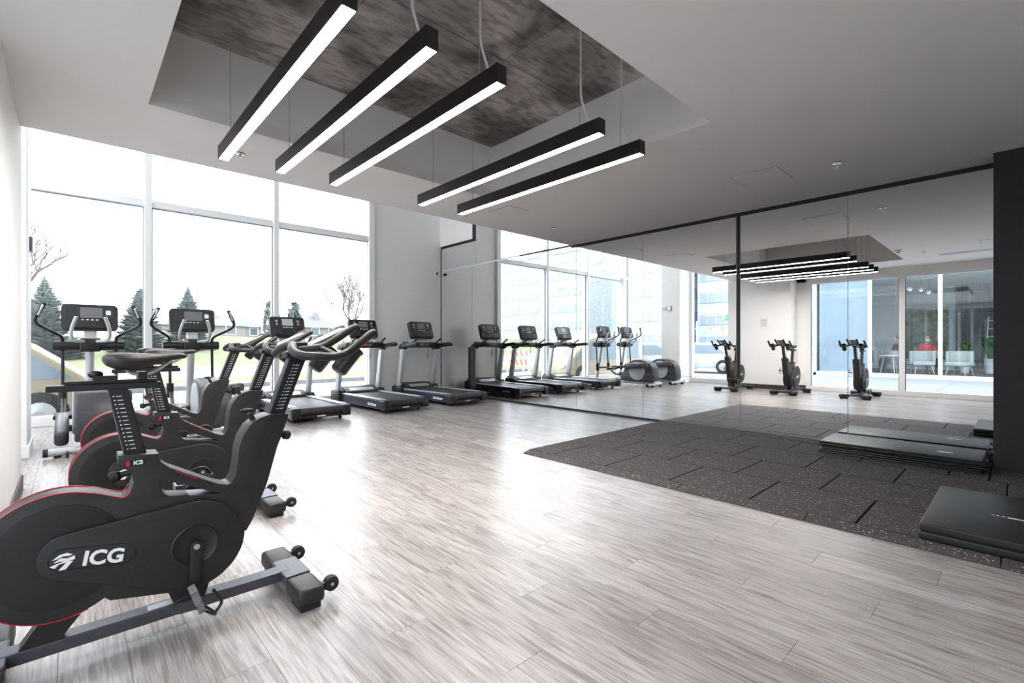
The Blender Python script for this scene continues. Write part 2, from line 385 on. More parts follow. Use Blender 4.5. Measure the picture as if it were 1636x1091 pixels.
# far window wall: three bays, transom at 3.18
WX = [-.95, .83, 2.60, 4.37]; SILL, TR = .13, 3.18
w1 = struct(MB().bx(LX-.05, 4.45, FY-.02, FY+.14, 0, SILL).build('window_1', 'white_frame', bevel=.006))
for x, wd in zip(WX, (.12, .085, .085, .12)):
    MB().bx(x-wd/2, x+wd/2, FY-.07, FY+.14, SILL, TOP).build('mullion', 'white_frame', w1, bevel=.005)
for a, c_ in zip(WX[:-1], WX[1:]):
    MB().bx(a+.055, c_-.055, FY-.05, FY+.12, TR-.05, TR+.05).build('transom', 'white_frame', w1, bevel=.005)
    pane(w1, a+.05, c_-.05, FY+.02, FY+.028, SILL, TR-.05); pane(w1, a+.05, c_-.05, FY+.02, FY+.028, TR+.05, TOP)
    for xx in (a+.045, c_-.06): MB().bx(xx, xx+.014, FY+.0, FY+.02, SILL, TR-.05).build('gasket', 'pole_grey', w1)
    MB().bx(a+.06, c_-.06, FY+.0, FY+.02, TR-.064, TR-.05).build('gasket', 'pole_grey', w1)
struct(MB().bx(4.43, MX+.2, FY, FY+.2, -.1, TOP).build('wall_far', 'wall_paint'))
# side windows and column
def side_window(name, y0, y1, z1):
    w = struct(MB().bx(LX-.08, LX+.06, y0, y1, 0, SILL).build(name, 'white_frame', bevel=.006))
    for y in (y0+.04, y1-.04): MB().bx(LX-.08, LX+.05, y-.04, y+.04, SILL, z1).build('mullion', 'white_frame', w, bevel=.005)
    MB().bx(LX-.07, LX+.04, y0+.08, y1-.08, TR-.05, TR+.05).build('transom', 'white_frame', w, bevel=.005)
    pane(w, LX-.01, LX-.002, y0+.08, y1-.08, SILL, TR-.05); pane(w, LX-.01, LX-.002, y0+.08, y1-.08, TR+.05, z1)
side_window('window_2', 7.05, 8.78, TOP); side_window('window_3', 5.16, 6.5, TOP)
struct(MB().bx(LX-.1, -.31, 6.5, 7.05, 0, TOP).build('wall_column', 'wall_paint', bevel=.01))
struct(MB().bx(LX, -.295, 6.485, 7.065, 0, .12).build('baseboard_column', 'white_frame', bevel=.006))
struct(MB().bx(LX-.1, -.28, 3.70, 5.15, -.02, TOP).build('wall_left', 'wall_paint'))
struct(MB().bx(-.28, -.268, 3.70, 5.15, 0, .11).build('baseboard_left', 'baseboard', bevel=.003))
PX = -.70
struct(MB().bx(PX-.3, PX-.02, 3.50, 3.70, -.02, CEIL).build('wall_return', 'wall_paint'))
struct(MB().bx(PX-.02, PX-.008, 3.46, 3.70, 0, .11).build('baseboard_return', 'baseboard'))
struct(MB().bx(PX-.06, PX-.02, BACK, 3.70, 2.56, CEIL).build('wall_header', 'wall_paint'))
# glazed partition towards the patio
w4 = struct(MB().bx(PX-.1, PX, BACK, 3.50, 0, .11).build('window_4', 'white_frame', bevel=.005))
MB().bx(PX-.1, PX, BACK, 3.50, 2.50, 2.57).build('head_rail', 'white_frame', w4, bevel=.005)
PYS = [3.45, 1.72, .02, -1.68, -3.4, -4.7, BACK+.05]
for y in PYS: MB().bx(PX-.1, PX, y-.05, y+.05, .11, 2.5).build('mullion', 'white_frame', w4, bevel=.005)
for a, c_ in zip(PYS[1:], PYS[:-1]):
    pane(w4, PX-.055, PX-.045, a+.05, c_-.05, .11, 2.5, 'partition_glass')
    for yy in (a+.05, c_-.06): MB().bx(PX-.04, PX-.025, yy, yy+.01, .11, 2.5).build('gasket', 'black_plastic', w4)

# mirror wall
wr_ = struct(MB().bx(MX+.012, MX+.2, BACK, FY, -.1, TOP).build('wall_right', 'seam'))
seams = [.165, 1.26, 2.37, 3.73, 4.97, 6.29, 7.72, FY]
def mpanel(y0, y1, z0, z1, t=(0, 0)):
    o = MB().bx(0, .008, -(y1-y0)/2+.003, (y1-y0)/2-.003, -(z1-z0)/2+.002, (z1-z0)/2-.002).build('mirror_panel', 'mirror', wr_)
    o.location = (MX+t[0], (y0+y1)/2, (z0+z1)/2)
for a, c_ in zip(seams[:-1], seams[1:]):
    a2 = a+.045 if abs(a-2.37) < .01 else a
    ztop = CEIL-.045 if a < 4.9 else CEIL-.012
    if 2.3 < a < 3.0: mpanel(a, c_, .03, .66); mpanel(a2, c_, .66, ztop)
    else: mpanel(a, c_, .03, ztop)
for a, c_ in ((EDGE+.002, 6.40), (6.40, 7.595)): mpanel(a, c_, CEIL+.012, TOP-.02)
mpanel(7.595, FY, CEIL+.012, 3.203)
MB().bx(MX-.012, MX+.012, 7.70, FY, 3.26, TOP).build('painted_panel', 'wall_paint', wr_)
trim1 = struct(MB().bx(MX-.004, MX+.011, .165, EDGE, CEIL-.043, CEIL).build('trim_1', 'black_paint'))
struct(MB().bx(MX-.006, MX+.011, EDGE, 6.3, CEIL-.016, CEIL+.016).build('trim_2', 'black_paint'))
struct(MB().bx(MX-.004, MX+.011, .165, FY, 0, .028).build('trim_3', 'black_paint'))
struct(MB().bx(MX-.002, MX+.011, 2.372, 2.412, .664, CEIL-.043).build('trim_4', 'black_paint'))
struct(MB().bx(MX-.004, MX+.011, 7.595, 7.70, 3.205, TOP).build('trim_5', 'black_paint'))
struct(MB().bx(MX-.004, MX+.011, 7.70, FY, 3.205, 3.258).build('trim_6', 'black_paint'))
struct(MB().bx(MX-.006, MX+.011, FY-.022, FY, .03, 3.224).build('trim_7', 'black_paint'))
struct(MB().bx(5.74, MX+.2, BACK, .165, -.02, CEIL).build('wall_pillar', 'black_paint'))

# ------------------------------------------------------------ pendant lamps
def lamp(x, label):
    y0, y1, zb = 1.87, 4.06, 2.47; w, hh = .068, .10
    t = thing('pendant_lamp', label, 'lamp', (x, (y0+y1)/2, zb), 0, 'linear pendant lamps in the ceiling opening')
    L = (y1-y0)/2
    MB().prism([(-w/2, .010), (w/2, .010), (w/2, hh), (-w/2, hh)], -L, L, 'y').build('housing', 'lamp_black', t, bevel=.002)
    for s in (-1, 1): MB().bx(-w/2-.001, w/2+.001, s*L-.004, s*L+.004, .002, hh+.001).build('end_cap', 'lamp_black', t, bevel=.001)
    sk = MB()
    for s in (-1, 1): sk.bx(min(s*w/2, s*(w/2-.004)), max(s*w/2, s*(w/2-.004)), -L, L, 0, .010)
    sk.build('lip', 'lamp_black', t)
    MB().bx(-w/2+.004, w/2-.004, -L+.006, L-.006, .002, .009).build('diffuser', 'lamp_glow', t, label='glowing white diffuser strip')
    top = OZ-zb
    for yy in (L-.22, -L+.18): MB().tube([(0, yy, hh), (0, yy, top)], .0022, 6).build('suspension_wire', 'pole_grey', t); 
    for yy in (L-.22, -L+.18): MB().tube([(0, yy, hh), (0, yy, hh+.02)], .006, 8).build('wire_gripper', 'pole_grey', t)
    MB().tube(smooth_path([(.004, -L+.10, hh), (0, -L+.12, hh+.06), (-.004, -L+.16, hh+.18), (0, -L+.172, hh+.3), (0, -L+.172, top)], 5), .007, 8).build('power_cord', 'cord_white', t, smooth=60)
    return t
for x, lb in ((.83, 'black linear pendant lamp nearest the left wall, longest in the picture'), (1.227, 'black linear pendant lamp, second from the left'),
              (1.66, 'black linear pendant lamp, middle one of the five'), (2.537, 'black linear pendant lamp, second from the right'),
              (3.02, 'black linear pendant lamp nearest the mirror wall')): lamp(x, lb)

# ceiling fittings
def hatch(x0, x1, y0, y1, label):
    t = thing('access_hatch', label, 'hatch', ((x0+x1)/2, (y0+y1)/2, CEIL), 0, 'access hatches in the ceiling'); hx, hy = (x1-x0)/2, (y1-y0)/2
    fr = MB(); g = .006
    fr.bx(-hx, hx, -hy, -hy+g, -.0015, .0).bx(-hx, hx, hy-g, hy, -.0015, 0).bx(-hx, -hx+g, -hy, hy, -.0015, 0).bx(hx-g, hx, -hy, hy, -.0015, 0)
    fr.build('reveal_gap', 'grey_plastic', t); MB().bx(-hx+g, hx-g, -hy+g, hy-g, -.004, 0).build('door_panel', 'ceiling_paint', t)
    MB().tube([(-hx+.06, 0, -.007), (-hx+.06, 0, -.003)], .008, 8).build('lock', 'chrome', t)
hatch(4.71, 5.16, 1.52, 1.94, 'square ceiling access hatch above the rubber tiles, near the mirror')
hatch(3.75, 4.10, 4.09, 4.46, 'square ceiling access hatch beside the ceiling edge, above the treadmill aisle')
hatch(1.28, 1.68, .05, .45, 'square ceiling access hatch near the long air grille, seen only in the mirror')
def sprinkler(x, y, label):
    t = thing('sprinkler', label, 'sprinkler', (x, y, CEIL), 0, 'fire sprinklers under the ceiling')
    MB().lathe([(.036, -.006), (.034, -.009), (.012, -.012), (.012, 0), (.036, 0)], n=16).build('escutcheon', 'chrome', t, smooth=40)
    MB().lathe([(.010, -.035), (.009, -.012)], n=10).build('frame', 'chrome', t); MB().lathe([(.002, -.05), (.018, -.048), (.016, -.045), (.004, -.044)], n=12).build('deflector', 'steel', t)
    MB().tube([(.009, 0, -.03), (.006, 0, -.047)], .002, 6).tube([(-.009, 0, -.03), (-.006, 0, -.047)], .002, 6).build('arm', 'steel', t)
sprinkler(5.02, 1.128, 'chrome sprinkler head near the square hatch by the mirror'); sprinkler(4.93, 4.45, 'chrome sprinkler head by the ceiling edge near the mirror')
sprinkler(1.05, 4.53, 'chrome sprinkler head just beyond the far end of the leftmost pendant lamp'); sprinkler(1.1, 1.17, 'chrome sprinkler head near the long air grille, seen only in the mirror')
t = thing('smoke_detector', 'round white smoke detector at the top edge, by the ceiling opening', 'detector', (1.60, 1.46, CEIL))
MB().lathe([(.06, 0), (.06, -.014), (.05, -.022), (.03, -.026)], n=24).build('base', 'white_frame', t, smooth=40)
MB().lathe([(.032, -.024), (.03, -.05), (.024, -.055)], n=20).build('sensor_cap', 'white_frame', t, smooth=40)
t = thing('air_grille', 'long pale ceiling air grille seen only in the mirror', 'grille', (.55, .55, CEIL))
fr = MB(); fr.bx(-.1, .1, -.5, -.48, -.006, 0).bx(-.1, .1, .48, .5, -.006, 0).bx(-.1, -.08, -.48, .48, -.006, 0).bx(.08, .1, -.48, .48, -.006, 0); fr.build('frame', 'white_frame', t)
MB().bx(-.08, .08, -.48, .48, -.001, 0).build('backing', 'grey_plastic', t)
for i in range(9):
    x = -.072+i*.018; MB().bx(x-.003, x+.003, -.48, .48, -.006, -.001).build('slat', 'white_frame', t)

# ------------------------------------------------------------ rubber tiles with bevelled edge strip
TX, TY1, TS, TZ = 3.42, 3.41, .605, .03
def rtile(x0, x1, y0, y1):
    hx, hy = (x1-x0)/2, (y1-y0)/2; return MB().bx(-hx+.003, hx-.003, -hy+.003, hy-.003, 0, TZ)
tflo = thing('rubber_flooring', 'dark speckled rubber gym flooring laid in staggered square tiles before the mirror', 'rubber flooring', (0, 0, .0005))
MB().bx(TX+.01, 5.70, -1.15, TY1-.01, 0, .006).bx(5.70, MX-.02, .19, TY1-.01, 0, .006).build('joint_shade_sheet', 'black_rubber', tflo)  # black sheet added below the gaps to paint shade into the joints
def tile_mesh(*a):          # speckled top; bevels and sides painted black to put shade in the joints
    me = rtile(*a).mesh('rubber_tile', .0045, 1); me.materials.append(MATS['rubber_tile']); me.materials.append(MATS['black_rubber'])
    for p in me.polygons: p.material_index = 0 if p.normal.z > .95 else 1
    return me
tfull = tile_mesh(0, TS, 0, TS)
row = 0; x = TX
while x < MX-.02:
    x1 = min(x+TS, MX-.008); y = TY1; first = TS*.52 if row % 2 == 0 else TS*.96
    while y > -1.2:
        h_ = first if y == TY1 else TS; y0 = y-h_
        if x1 > 5.74 and y0 < .175: y0 = .175
        if y-y0 < .03: break
        me = tfull if abs(h_-TS) < 1e-5 and abs(x1-x-TS) < 1e-5 and abs(y-y0-TS) < 1e-5 else None
        if me is None:
            me = tile_mesh(x, x1, y0, y)
        o = link('rubber_tile', me, 'rubber_tile', tflo); o.location = ((x+x1)/2, (y0+y)/2, 0); y = y0
        if x1 > 5.73 and y0 <= .176:
            if x > 5.7: break
            x1 = 5.735
    x += TS; row += 1
y = TY1; k = 0
while y > -1.2:
    h_ = .79 if k == 0 else .85; y0 = y-h_
    o = MB().prism([(0, 0), (.10, 0), (.10, TZ-.002), (0, .008)], -h_/2+.0025, h_/2-.0025, 'y').build('edge_strip', 'rubber_tile', tflo, bevel=.002)
    o.location = (TX-.10, (y0+y)/2, 0); y = y0; k += 1

# ------------------------------------------------------------ folded exercise mats
def exercise_mat(loc, sx, sy, h, label, rz=0., logo=None, grp=None):
    t = thing('exercise_mat', label, 'mat', loc, rz, grp)
    g = .004
    MB().bx(-sx/2, sx/2, -sy/2, sy/2, 0, h/2-g/2).build('lower_fold', 'mat_vinyl', t, bevel=min(.008, h*.2), seg=3, smooth=40)
    MB().bx(-sx/2+.004, sx/2-.002, -sy/2+.003, sy/2-.004, h/2+g/2, h).build('upper_fold', 'mat_vinyl', t, bevel=min(.008, h*.2), seg=3, smooth=40)
    MB().bx(-sx/2+.012, sx/2-.012, -sy/2+.012, sy/2-.012, h/2-g/2, h/2+g/2).build('fold_core', 'black_plastic', t)
    for s in (-1, 1): MB().tube([(s*sx*.28, -sy/2-.001, h*.5), (s*sx*.28, -sy/2-.02, h*.55), (s*sx*.28+.08, -sy/2-.02, h*.55), (s*sx*.28+.08, -sy/2-.001, h*.5)], .006, 6).build('strap', 'black_rubber', t, smooth=50)
    return t
base_z = TZ+.001
for i, (dx, dy, a, lb) in enumerate(((0, .01, 0, 'black vinyl exercise mat at the bottom of the stack by the mirror'), (.01, -.012, .4, 'black vinyl exercise mat in the middle of the stack by the mirror'),
                         (-.012, 0, -.3, 'black vinyl exercise mat with white emblem on top of the stack by the mirror'))):
    t = exercise_mat((5.72+dx, .79+dy, base_z+i*.039), .60, 1.16, .037, lb, R(a), grp='stacked exercise mats by the mirror')
ring = MB().prism([arc(-.08, -.33, .055, 40, 390, 20)[:-1], arc(-.08, -.33, .042, 40, 390, 20)[:-1]], .0372, .0378, 'z')
ring.v = [((p[0]+.08)*.55-.08, p[1], p[2]) for p in ring.v]
ring.build('emblem', 'white_print', t)
me_ = lettering('emblem_letter', 'E3', .07, 'white_print', t, Matrix.Translation((-.08, -.33, .0375)) @ Matrix.Rotation(R(-90), 4, 'Z'), .002)
t = exercise_mat((3.92, -.30, base_z), 1.02, 1.38, .085, 'large black folded exercise mat lying on the rubber tiles at the right edge', 0)
x = 0
bars = MB()
for k, (a, w_) in enumerate(((.42, .014), (.40, .012), (.38, .016), (.355, .10), (.24, .10), (.12, .15), (-.05, .12), (-.2, .2))): bars.bx(-.052 if k > 2 else -.046, -.036, a-w_, a, .0852, .0858)
bars.build('lettering_strip', 'white_print', t)

# ------------------------------------------------------------ indoor cycling bikes
def make_bike(label, loc):
    t = thing('exercise_bike', label, 'exercise bike', loc, 0, 'indoor cycling bikes along the left wall')
    WC, WR = (-.30, .383), .212
    out = arc(*WC, WR, 82, 300, 26)
    out = [(-.213, .580), (-.165, .557), (-.135, .545), (-.115, .556), (-.105, .594), (-.112, .635), (-.125, .660), (-.148, .672), (-.148, .699), (-.031, .689), (-.024, .655), (.002, .631),
           (.156, .540), (.190, .527), (.207, .530), (.222, .560), (.230, .610), (.236, .674), (.250, .718), (.275, .758), (.315, .785), (.35, .796), (.431, .791), (.424, .765), (.398, .690), (.384, .655),
           (.343, .504), (.287, .363), (.262, .320)]
    out += arc(.075, .325, .182, 0, -78, 10)+[(.04, .148), (-.06, .168), (-.17, .190)]+list(reversed(arc(*WC, WR, 70, 303, 28)))
    holep = [(-.030, .590), (-.007, .583), (.145, .508), (.190, .487), (.000, .522), (-.018, .536)]
    MB().prism([out, holep], -.052, .052).build('frame_shroud', 'charcoal_smooth', t, bevel=.012, seg=3, smooth=40)
    MB().prism([(-.012, .522), (.20, .489), (.205, .481), (-.008, .512)], -.05, .05).build('crossbar', 'beam_steel', t)
    disc = MB().lathe([(.15, -.0585), (.172, -.056), (.176, .0), (.172, .056), (.15, .0585)], n=40, rot=Matrix.Rotation(R(90), 3, 'X')); disc.v = [(p[0]+WC[0], p[1], p[2]+WC[1]) for p in disc.v]
    disc.build('flywheel_cover', 'disc_black', t, smooth=40)
    for s in (-1, 1):
        MB().prism(hull2((-.280, .386), .076, (.075, .325), .166), min(s*.058, s*.078), max(s*.058, s*.078)).build('chain_cover', 'charcoal', t, bevel=.006, seg=3, smooth=40)
        cd = MB().lathe([(.079, 0), (.079, .004), (.074, .006), (.07, .003), (.03, .004)], n=36, rot=Matrix.Rotation(R(90), 3, 'X') if s < 0 else Matrix.Rotation(R(-90), 3, 'X'), c=(.080, s*.078, .325)); cd.build('crank_disc', 'disc_black', t, smooth=40)
        zt = (.071, .150) if s < 0 else (.088, .500)
        MB().prism(hull2((.080, .325), .020, zt, .014), min(s*.088, s*.104), max(s*.088, s*.104)).build('crank_arm', 'black_plastic', t, bevel=.003, smooth=40)
        MB().tube([(.080, s*.104, .325), (.080, s*.108, .325)], .010, 14).build('crank_bolt', 'steel', t)
        px, pz = zt[0], zt[1]; pd = MB()
        ped = MB().tube([(px, s*.104, pz), (px, s*.20, pz)], .009, 10).bx(px-.042, px+.042, min(s*.125, s*.133), max(s*.125, s*.133), pz-.012, pz+.012).bx(px-.042, px+.042, min(s*.187, s*.195), max(s*.187, s*.195), pz-.012, pz+.012)
        ped.bx(px-.045, px-.036, min(s*.125, s*.195), max(s*.125, s*.195), pz-.012, pz+.012).bx(px+.036, px+.045, min(s*.125, s*.195), max(s*.125, s*.195), pz-.012, pz+.012)
        def tip(mb):            # the lower pedal hangs toe down, the upper one lies level
            if s < 0:
                c_, s_ = math.cos(R(-72)), math.sin(R(-72)); mb.v = [(px+(p[0]-px)*c_-(p[2]-pz)*s_, p[1], pz+(p[0]-px)*s_+(p[2]-pz)*c_) for p in mb.v]
            return mb
        pe = tip(ped).build('pedal', 'grey_plastic', t, bevel=.002)
        tip(MB().tube(smooth_path([(px+.04, s*.13, pz+.005), (px+.085, s*.145, pz+.03), (px+.085, s*.175, pz+.03), (px+.04, s*.19, pz+.005)], 5), .005, 8).tube(smooth_path([(px+.09, s*.16, pz+.03), (px+.06, s*.16, pz+.065), (px+.0, s*.16, pz+.055)], 5), .006, 8)).build('toe_cage', 'black_plastic', pe, smooth=50)
        tip(MB().tube(smooth_path([(px-.01, s*.125, pz-.01), (px-.02, s*.14, pz-.06), (px, s*.17, pz-.07), (px+.015, s*.195, pz-.01)], 6), .005, 6)).build('strap', 'black_rubber', pe, smooth=50)
        # red pinstripe along the shroud edge
        rp = [(p[0], s*.050, p[1]) for p in list(reversed(arc(*WC, WR+.001, 68, 290, 30)))][::-1]
        rp = [(-.112, s*.050, .57), (-.122, s*.050, .552), (-.135, s*.050, .546), (-.165, s*.050, .5575), (-.213, s*.050, .5795)]+rp
        MB().tube(rp, .0022, 6).build('red_trim', 'red_trim', t, smooth=60)
        MB().prism([(.275, .62), (.30, .60), (.375, .74), (.352, .742)], min(s*.051, s*.0545), max(s*.051, s*.0545)).build('side_inlay', 'charcoal', t)
    lp = MB().prism([rrect(-.115, .115, -.036, .036, .035, 6), rrect(-.113, .113, -.034, .034, .033, 6)], -.0805, -.077)
    ca, sa = math.cos(R(-10)), math.sin(R(-10)); lp.v = [(-.215+p[0]*ca-p[2]*sa, p[1], .368+p[0]*sa+p[2]*ca) for p in lp.v]
    lp.build('logo_outline', 'disc_black', t)
    B = Matrix.Translation((-.188, -.0792, .358)) @ Matrix.Rotation(R(10), 4, 'Y') @ Matrix.Rotation(R(90), 4, 'X')
    lettering('logo_lettering', 'ICG', .066, 'white_print', t, B, .0022)
    em = MB()
    for pts in ([(-.026, .004), (-.012, .020), (.006, .026), (.022, .020), (.012, .016), (-.002, .016), (-.014, .008)], [(-.022, -.004), (-.006, .010), (.010, .008), (.028, .016), (.030, .004), (.012, -.002), (-.004, .000)],
                [(-.030, -.016), (-.016, -.022), (-.008, -.010), (.010, -.004), (.004, -.016), (-.006, -.030), (.012, -.028), (.020, -.012), (.026, -.002), (.008, .000), (-.014, -.008)]):
        em.prism(pts, -.0805, -.078)
    em.v = [(-.292+p[0]*ca-p[2]*sa, p[1], .377+p[0]*sa+p[2]*ca) for p in em.v]; em.build('logo_emblem', 'white_print', t)
    bd = MB().bx(-.128, -.068, -.0545, -.051, .655, .677).build('model_badge', 'screen_dark', t, label='small dark badge with red edge')
    MB().bx(-.127, -.117, -.0552, -.0543, .656, .676).build('badge_edge', 'red_trim', bd)
    lettering('badge_lettering', 'IC5', .019, 'white_print', bd, Matrix.Translation((-.092, -.0548, .666)) @ Matrix.Rotation(R(90), 4, 'X'), .0008)
    lettering('frame_lettering', 'INDOOR CYCLE', .011, 'red_trim', t, Matrix.Translation((.055, -.053, .594)) @ Matrix.Rotation(R(33), 4, 'Y') @ Matrix.Rotation(R(90), 4, 'X'))
    # seat post, slider, saddle
    sp = MB().prism([(-.128, .68), (-.062, .68), (-.118, .935), (-.177, .937)], -.024, .024).build('seat_post', 'black_plastic', t, bevel=.004, seg=2)
    mk = MB()
    for i in range(14):
        u = i/13; z = .715+u*.195; xx = -.103-(z-.68)*.205+.0; mk.bx(xx-.012, xx-.008, -.0247, -.0235, z-.002, z+.002).bx(xx-.002, xx+.014, -.0247, -.0235, z-.0012, z+.0012)
    mk.build('scale_marks', 'white_print', sp)
    MB().bx(-.335, -.020, -.022, .022, .934, .956).build('saddle_slider', 'black_plastic', t, bevel=.003)
    MB().bx(-.29, -.03, -.016, .016, .957, .968).build('slider_rail', 'black_rubber', t, bevel=.002)
    MB().bx(-.215, -.15, -.02, .02, .962, .985).ball((-.208, -.0, .990), (.022, .016, .014)).build('slider_clamp', 'black_plastic', t, smooth=40)
    secs = []
    for u, hw, zt, zb in ((-.190, .030, 1.052, 1.035), (-.180, .068, 1.062, 1.020), (-.150, .084, 1.068, 1.004), (-.110, .082, 1.067, 1.000), (-.070, .060, 1.064, 1.008), (-.030, .038, 1.061, 1.022), (.010, .026, 1.062, 1.034), (.040, .022, 1.064, 1.040), (.056, .016, 1.061, 1.042), (.064, .006, 1.056, 1.046)):
        sc_ = []
        for k in range(16):
            a = 2*math.pi*k/16; zc_ = (zt+zb)/2; hz = (zt-zb)/2; sc_.append((u, hw*math.copysign(abs(math.cos(a))**.8, math.cos(a)), zc_+hz*math.copysign(abs(math.sin(a))**.8, math.sin(a))))
        secs.append(sc_)
    sd = MB().loft(secs).build('saddle', 'saddle_vinyl', t, smooth=60)
    for s in (-1, 1): MB().tube(smooth_path([(-.13, s*.03, 1.008), (-.10, s*.022, .988), (-.05, s*.022, .990), (.015, s*.012, 1.035)], 6), .005, 8).build('saddle_rail', 'steel', sd, smooth=60)
    MB().bx(-.092, -.062, -.03, .03, .966, .996).build('saddle_clamp', 'black_plastic', t, bevel=.004)
    def knob(name, p0, p1, r):
        p0, p1 = Vector(p0), Vector(p1); d = (p1-p0).normalized()
        MB().tube([p0, p1-d*.03], .011, 10).tube([p1-d*.034, p1-d*.026, p1-d*.006, p1], [r*.6, r, r, r*.7], 12).build(name, 'black_rubber', t, smooth=40)
    knob('seat_knob', (-.105, 0, .625), (-.172, 0, .612), .020); knob('handlebar_knob', (.385, 0, .70), (.452, 0, .688), .020)
    MB().tube([(.300, 0, .775), (.286, 0, .803)], .011, 10).ball((.277, 0, .815), (.028, .014, .010)).build('resistance_lever', 'black_rubber', t, smooth=50)
    # handlebar post and handlebar
    hp = MB().prism([(.350, .77), (.418, .77), (.519, 1.040), (.443, 1.040)], -.023, .023).build('handlebar_post', 'black_plastic', t, bevel=.004)
    mk = MB()
    for i in range(14):
        z = .815+i*.0145; xx = .392+(z-.79)*.365; mk.bx(xx-.012, xx-.008, -.0247, -.0225, z-.002, z+.002).bx(xx-.002, xx+.014, -.0247, -.0225, z-.0012, z+.0012)
    mk.build('scale_marks', 'white_print', hp)
    MB().bx(.425, .535, -.035, .035, 1.036, 1.064).build('handlebar_clamp', 'black_plastic', t, bevel=.006)
    for s in (-1, 1):
        MB().tube(smooth_path([(.470, s*.000, 1.090), (.448, s*.045, 1.088), (.432, s*.110, 1.066), (.445, s*.175, 1.050), (.500, s*.205, 1.046), (.570, s*.210, 1.044), (.630, s*.208, 1.060), (.690, s*.204, 1.104), (.745, s*.200, 1.145), (.764, s*.199, 1.150)], 5),
                  [.020]*10+[.0185]*35+[.012], 12).build('handlebar_grip', 'charcoal_smooth', t, smooth=60)
        MB().tube(smooth_path([(.475, s*.045, 1.072), (.540, s*.066, 1.080), (.580, s*.072, 1.090), (.640, s*.076, 1.126), (.715, s*.078, 1.174), (.738, s*.078, 1.176)], 5), [.0175]*25+[.011], 12).build('inner_horn', 'charcoal_smooth', t, smooth=60)
        MB().tube([(.560, s*.07, 1.083), (.580, s*.208, 1.048)], .012, 10).build('cross_tube', 'black_plastic', t)
        cup = MB(); rot = Matrix.Rotation(R(38), 3, 'Y')
        prof = [(.030, -.07), (.037, -.062), (.040, .045), (.046, .062), (.042, .062), (.036, .045), (.033, -.058)]
        cup.lathe(prof, c=(.655, s*.142, 1.028), n=18, rot=rot); cup.build('bottle_holder', 'black_plastic', t, smooth=40)
    MB().prism([(.520, 1.092), (.700, 1.178), (.712, 1.172), (.530, 1.082)], -.052, .052).build('tablet_holder', 'grey_plastic', t, bevel=.003)
    MB().bx(.462, .516, -.05, .05, 1.078, 1.108).build('console_mount', 'black_plastic', t, bevel=.008)
    # base
    bm_ = MB().bx(-.47, .44, -.035, .035, .055, .098).build('base_beam', 'beam_steel', t, bevel=.004)
    MB().bx(-.06, .06, -.02, .02, .0981, .0987).build('sticker', 'white_print', bm_)
    MB().prism([(.02, .095), (.12, .095), (.15, .20), (-.02, .20)], -.03, .03).build('front_strut', 'black_plastic', t)
    MB().prism([(-.40, .095), (-.30, .095), (-.22, .20), (-.33, .20)], -.03, .03).build('rear_strut', 'black_plastic', t)
    for x0, fr_ in ((.455, 1), (-.475, 0)):
        MB().bx(x0-.052, x0+.052, -.098, .098, .052, .096).build('stabiliser_bracket', 'beam_steel', t, bevel=.006)
        for s in (-1, 1):
            MB().bx(x0-.056, x0+.056, min(s*.098, s*.265), max(s*.098, s*.265), .022, .094).build('stabiliser_pad', 'charcoal_smooth', t, bevel=.020, seg=3, smooth=40)
            MB().bx(x0-.04, x0+.04, min(s*.13, s*.25), max(s*.13, s*.25), 0, .024).build('rubber_foot', 'black_rubber', t)
            if fr_:
                MB().bx(x0+.05, x0+.092, s*.205-.012, s*.205+.012, .045, .075).build('wheel_bracket', 'black_plastic', t)
                w = MB().lathe([(.012, -.018), (.030, -.016), (.033, 0), (.030, .016), (.012, .018)], c=(x0+.100, s*.205, .062), n=18, rot=Matrix.Rotation(R(90), 3, 'X')).build('transport_wheel', 'black_rubber', t, smooth=40)
                MB().tube([(x0+.100, s*.205-.020, .062), (x0+.100, s*.205+.020, .062)], .007, 10).build('axle', 'steel', w)
    return t
bike = make_bike('charcoal exercise bike with white lettering on its cover, closest to the camera', (.27, 2.25, 0))
dup(bike, (.50, 3.47, 0), 'charcoal exercise bike in the middle of the row of three'); dup(bike, (.56, 4.66, 0), 'charcoal exercise bike farthest from the camera, beside the ellipticals')

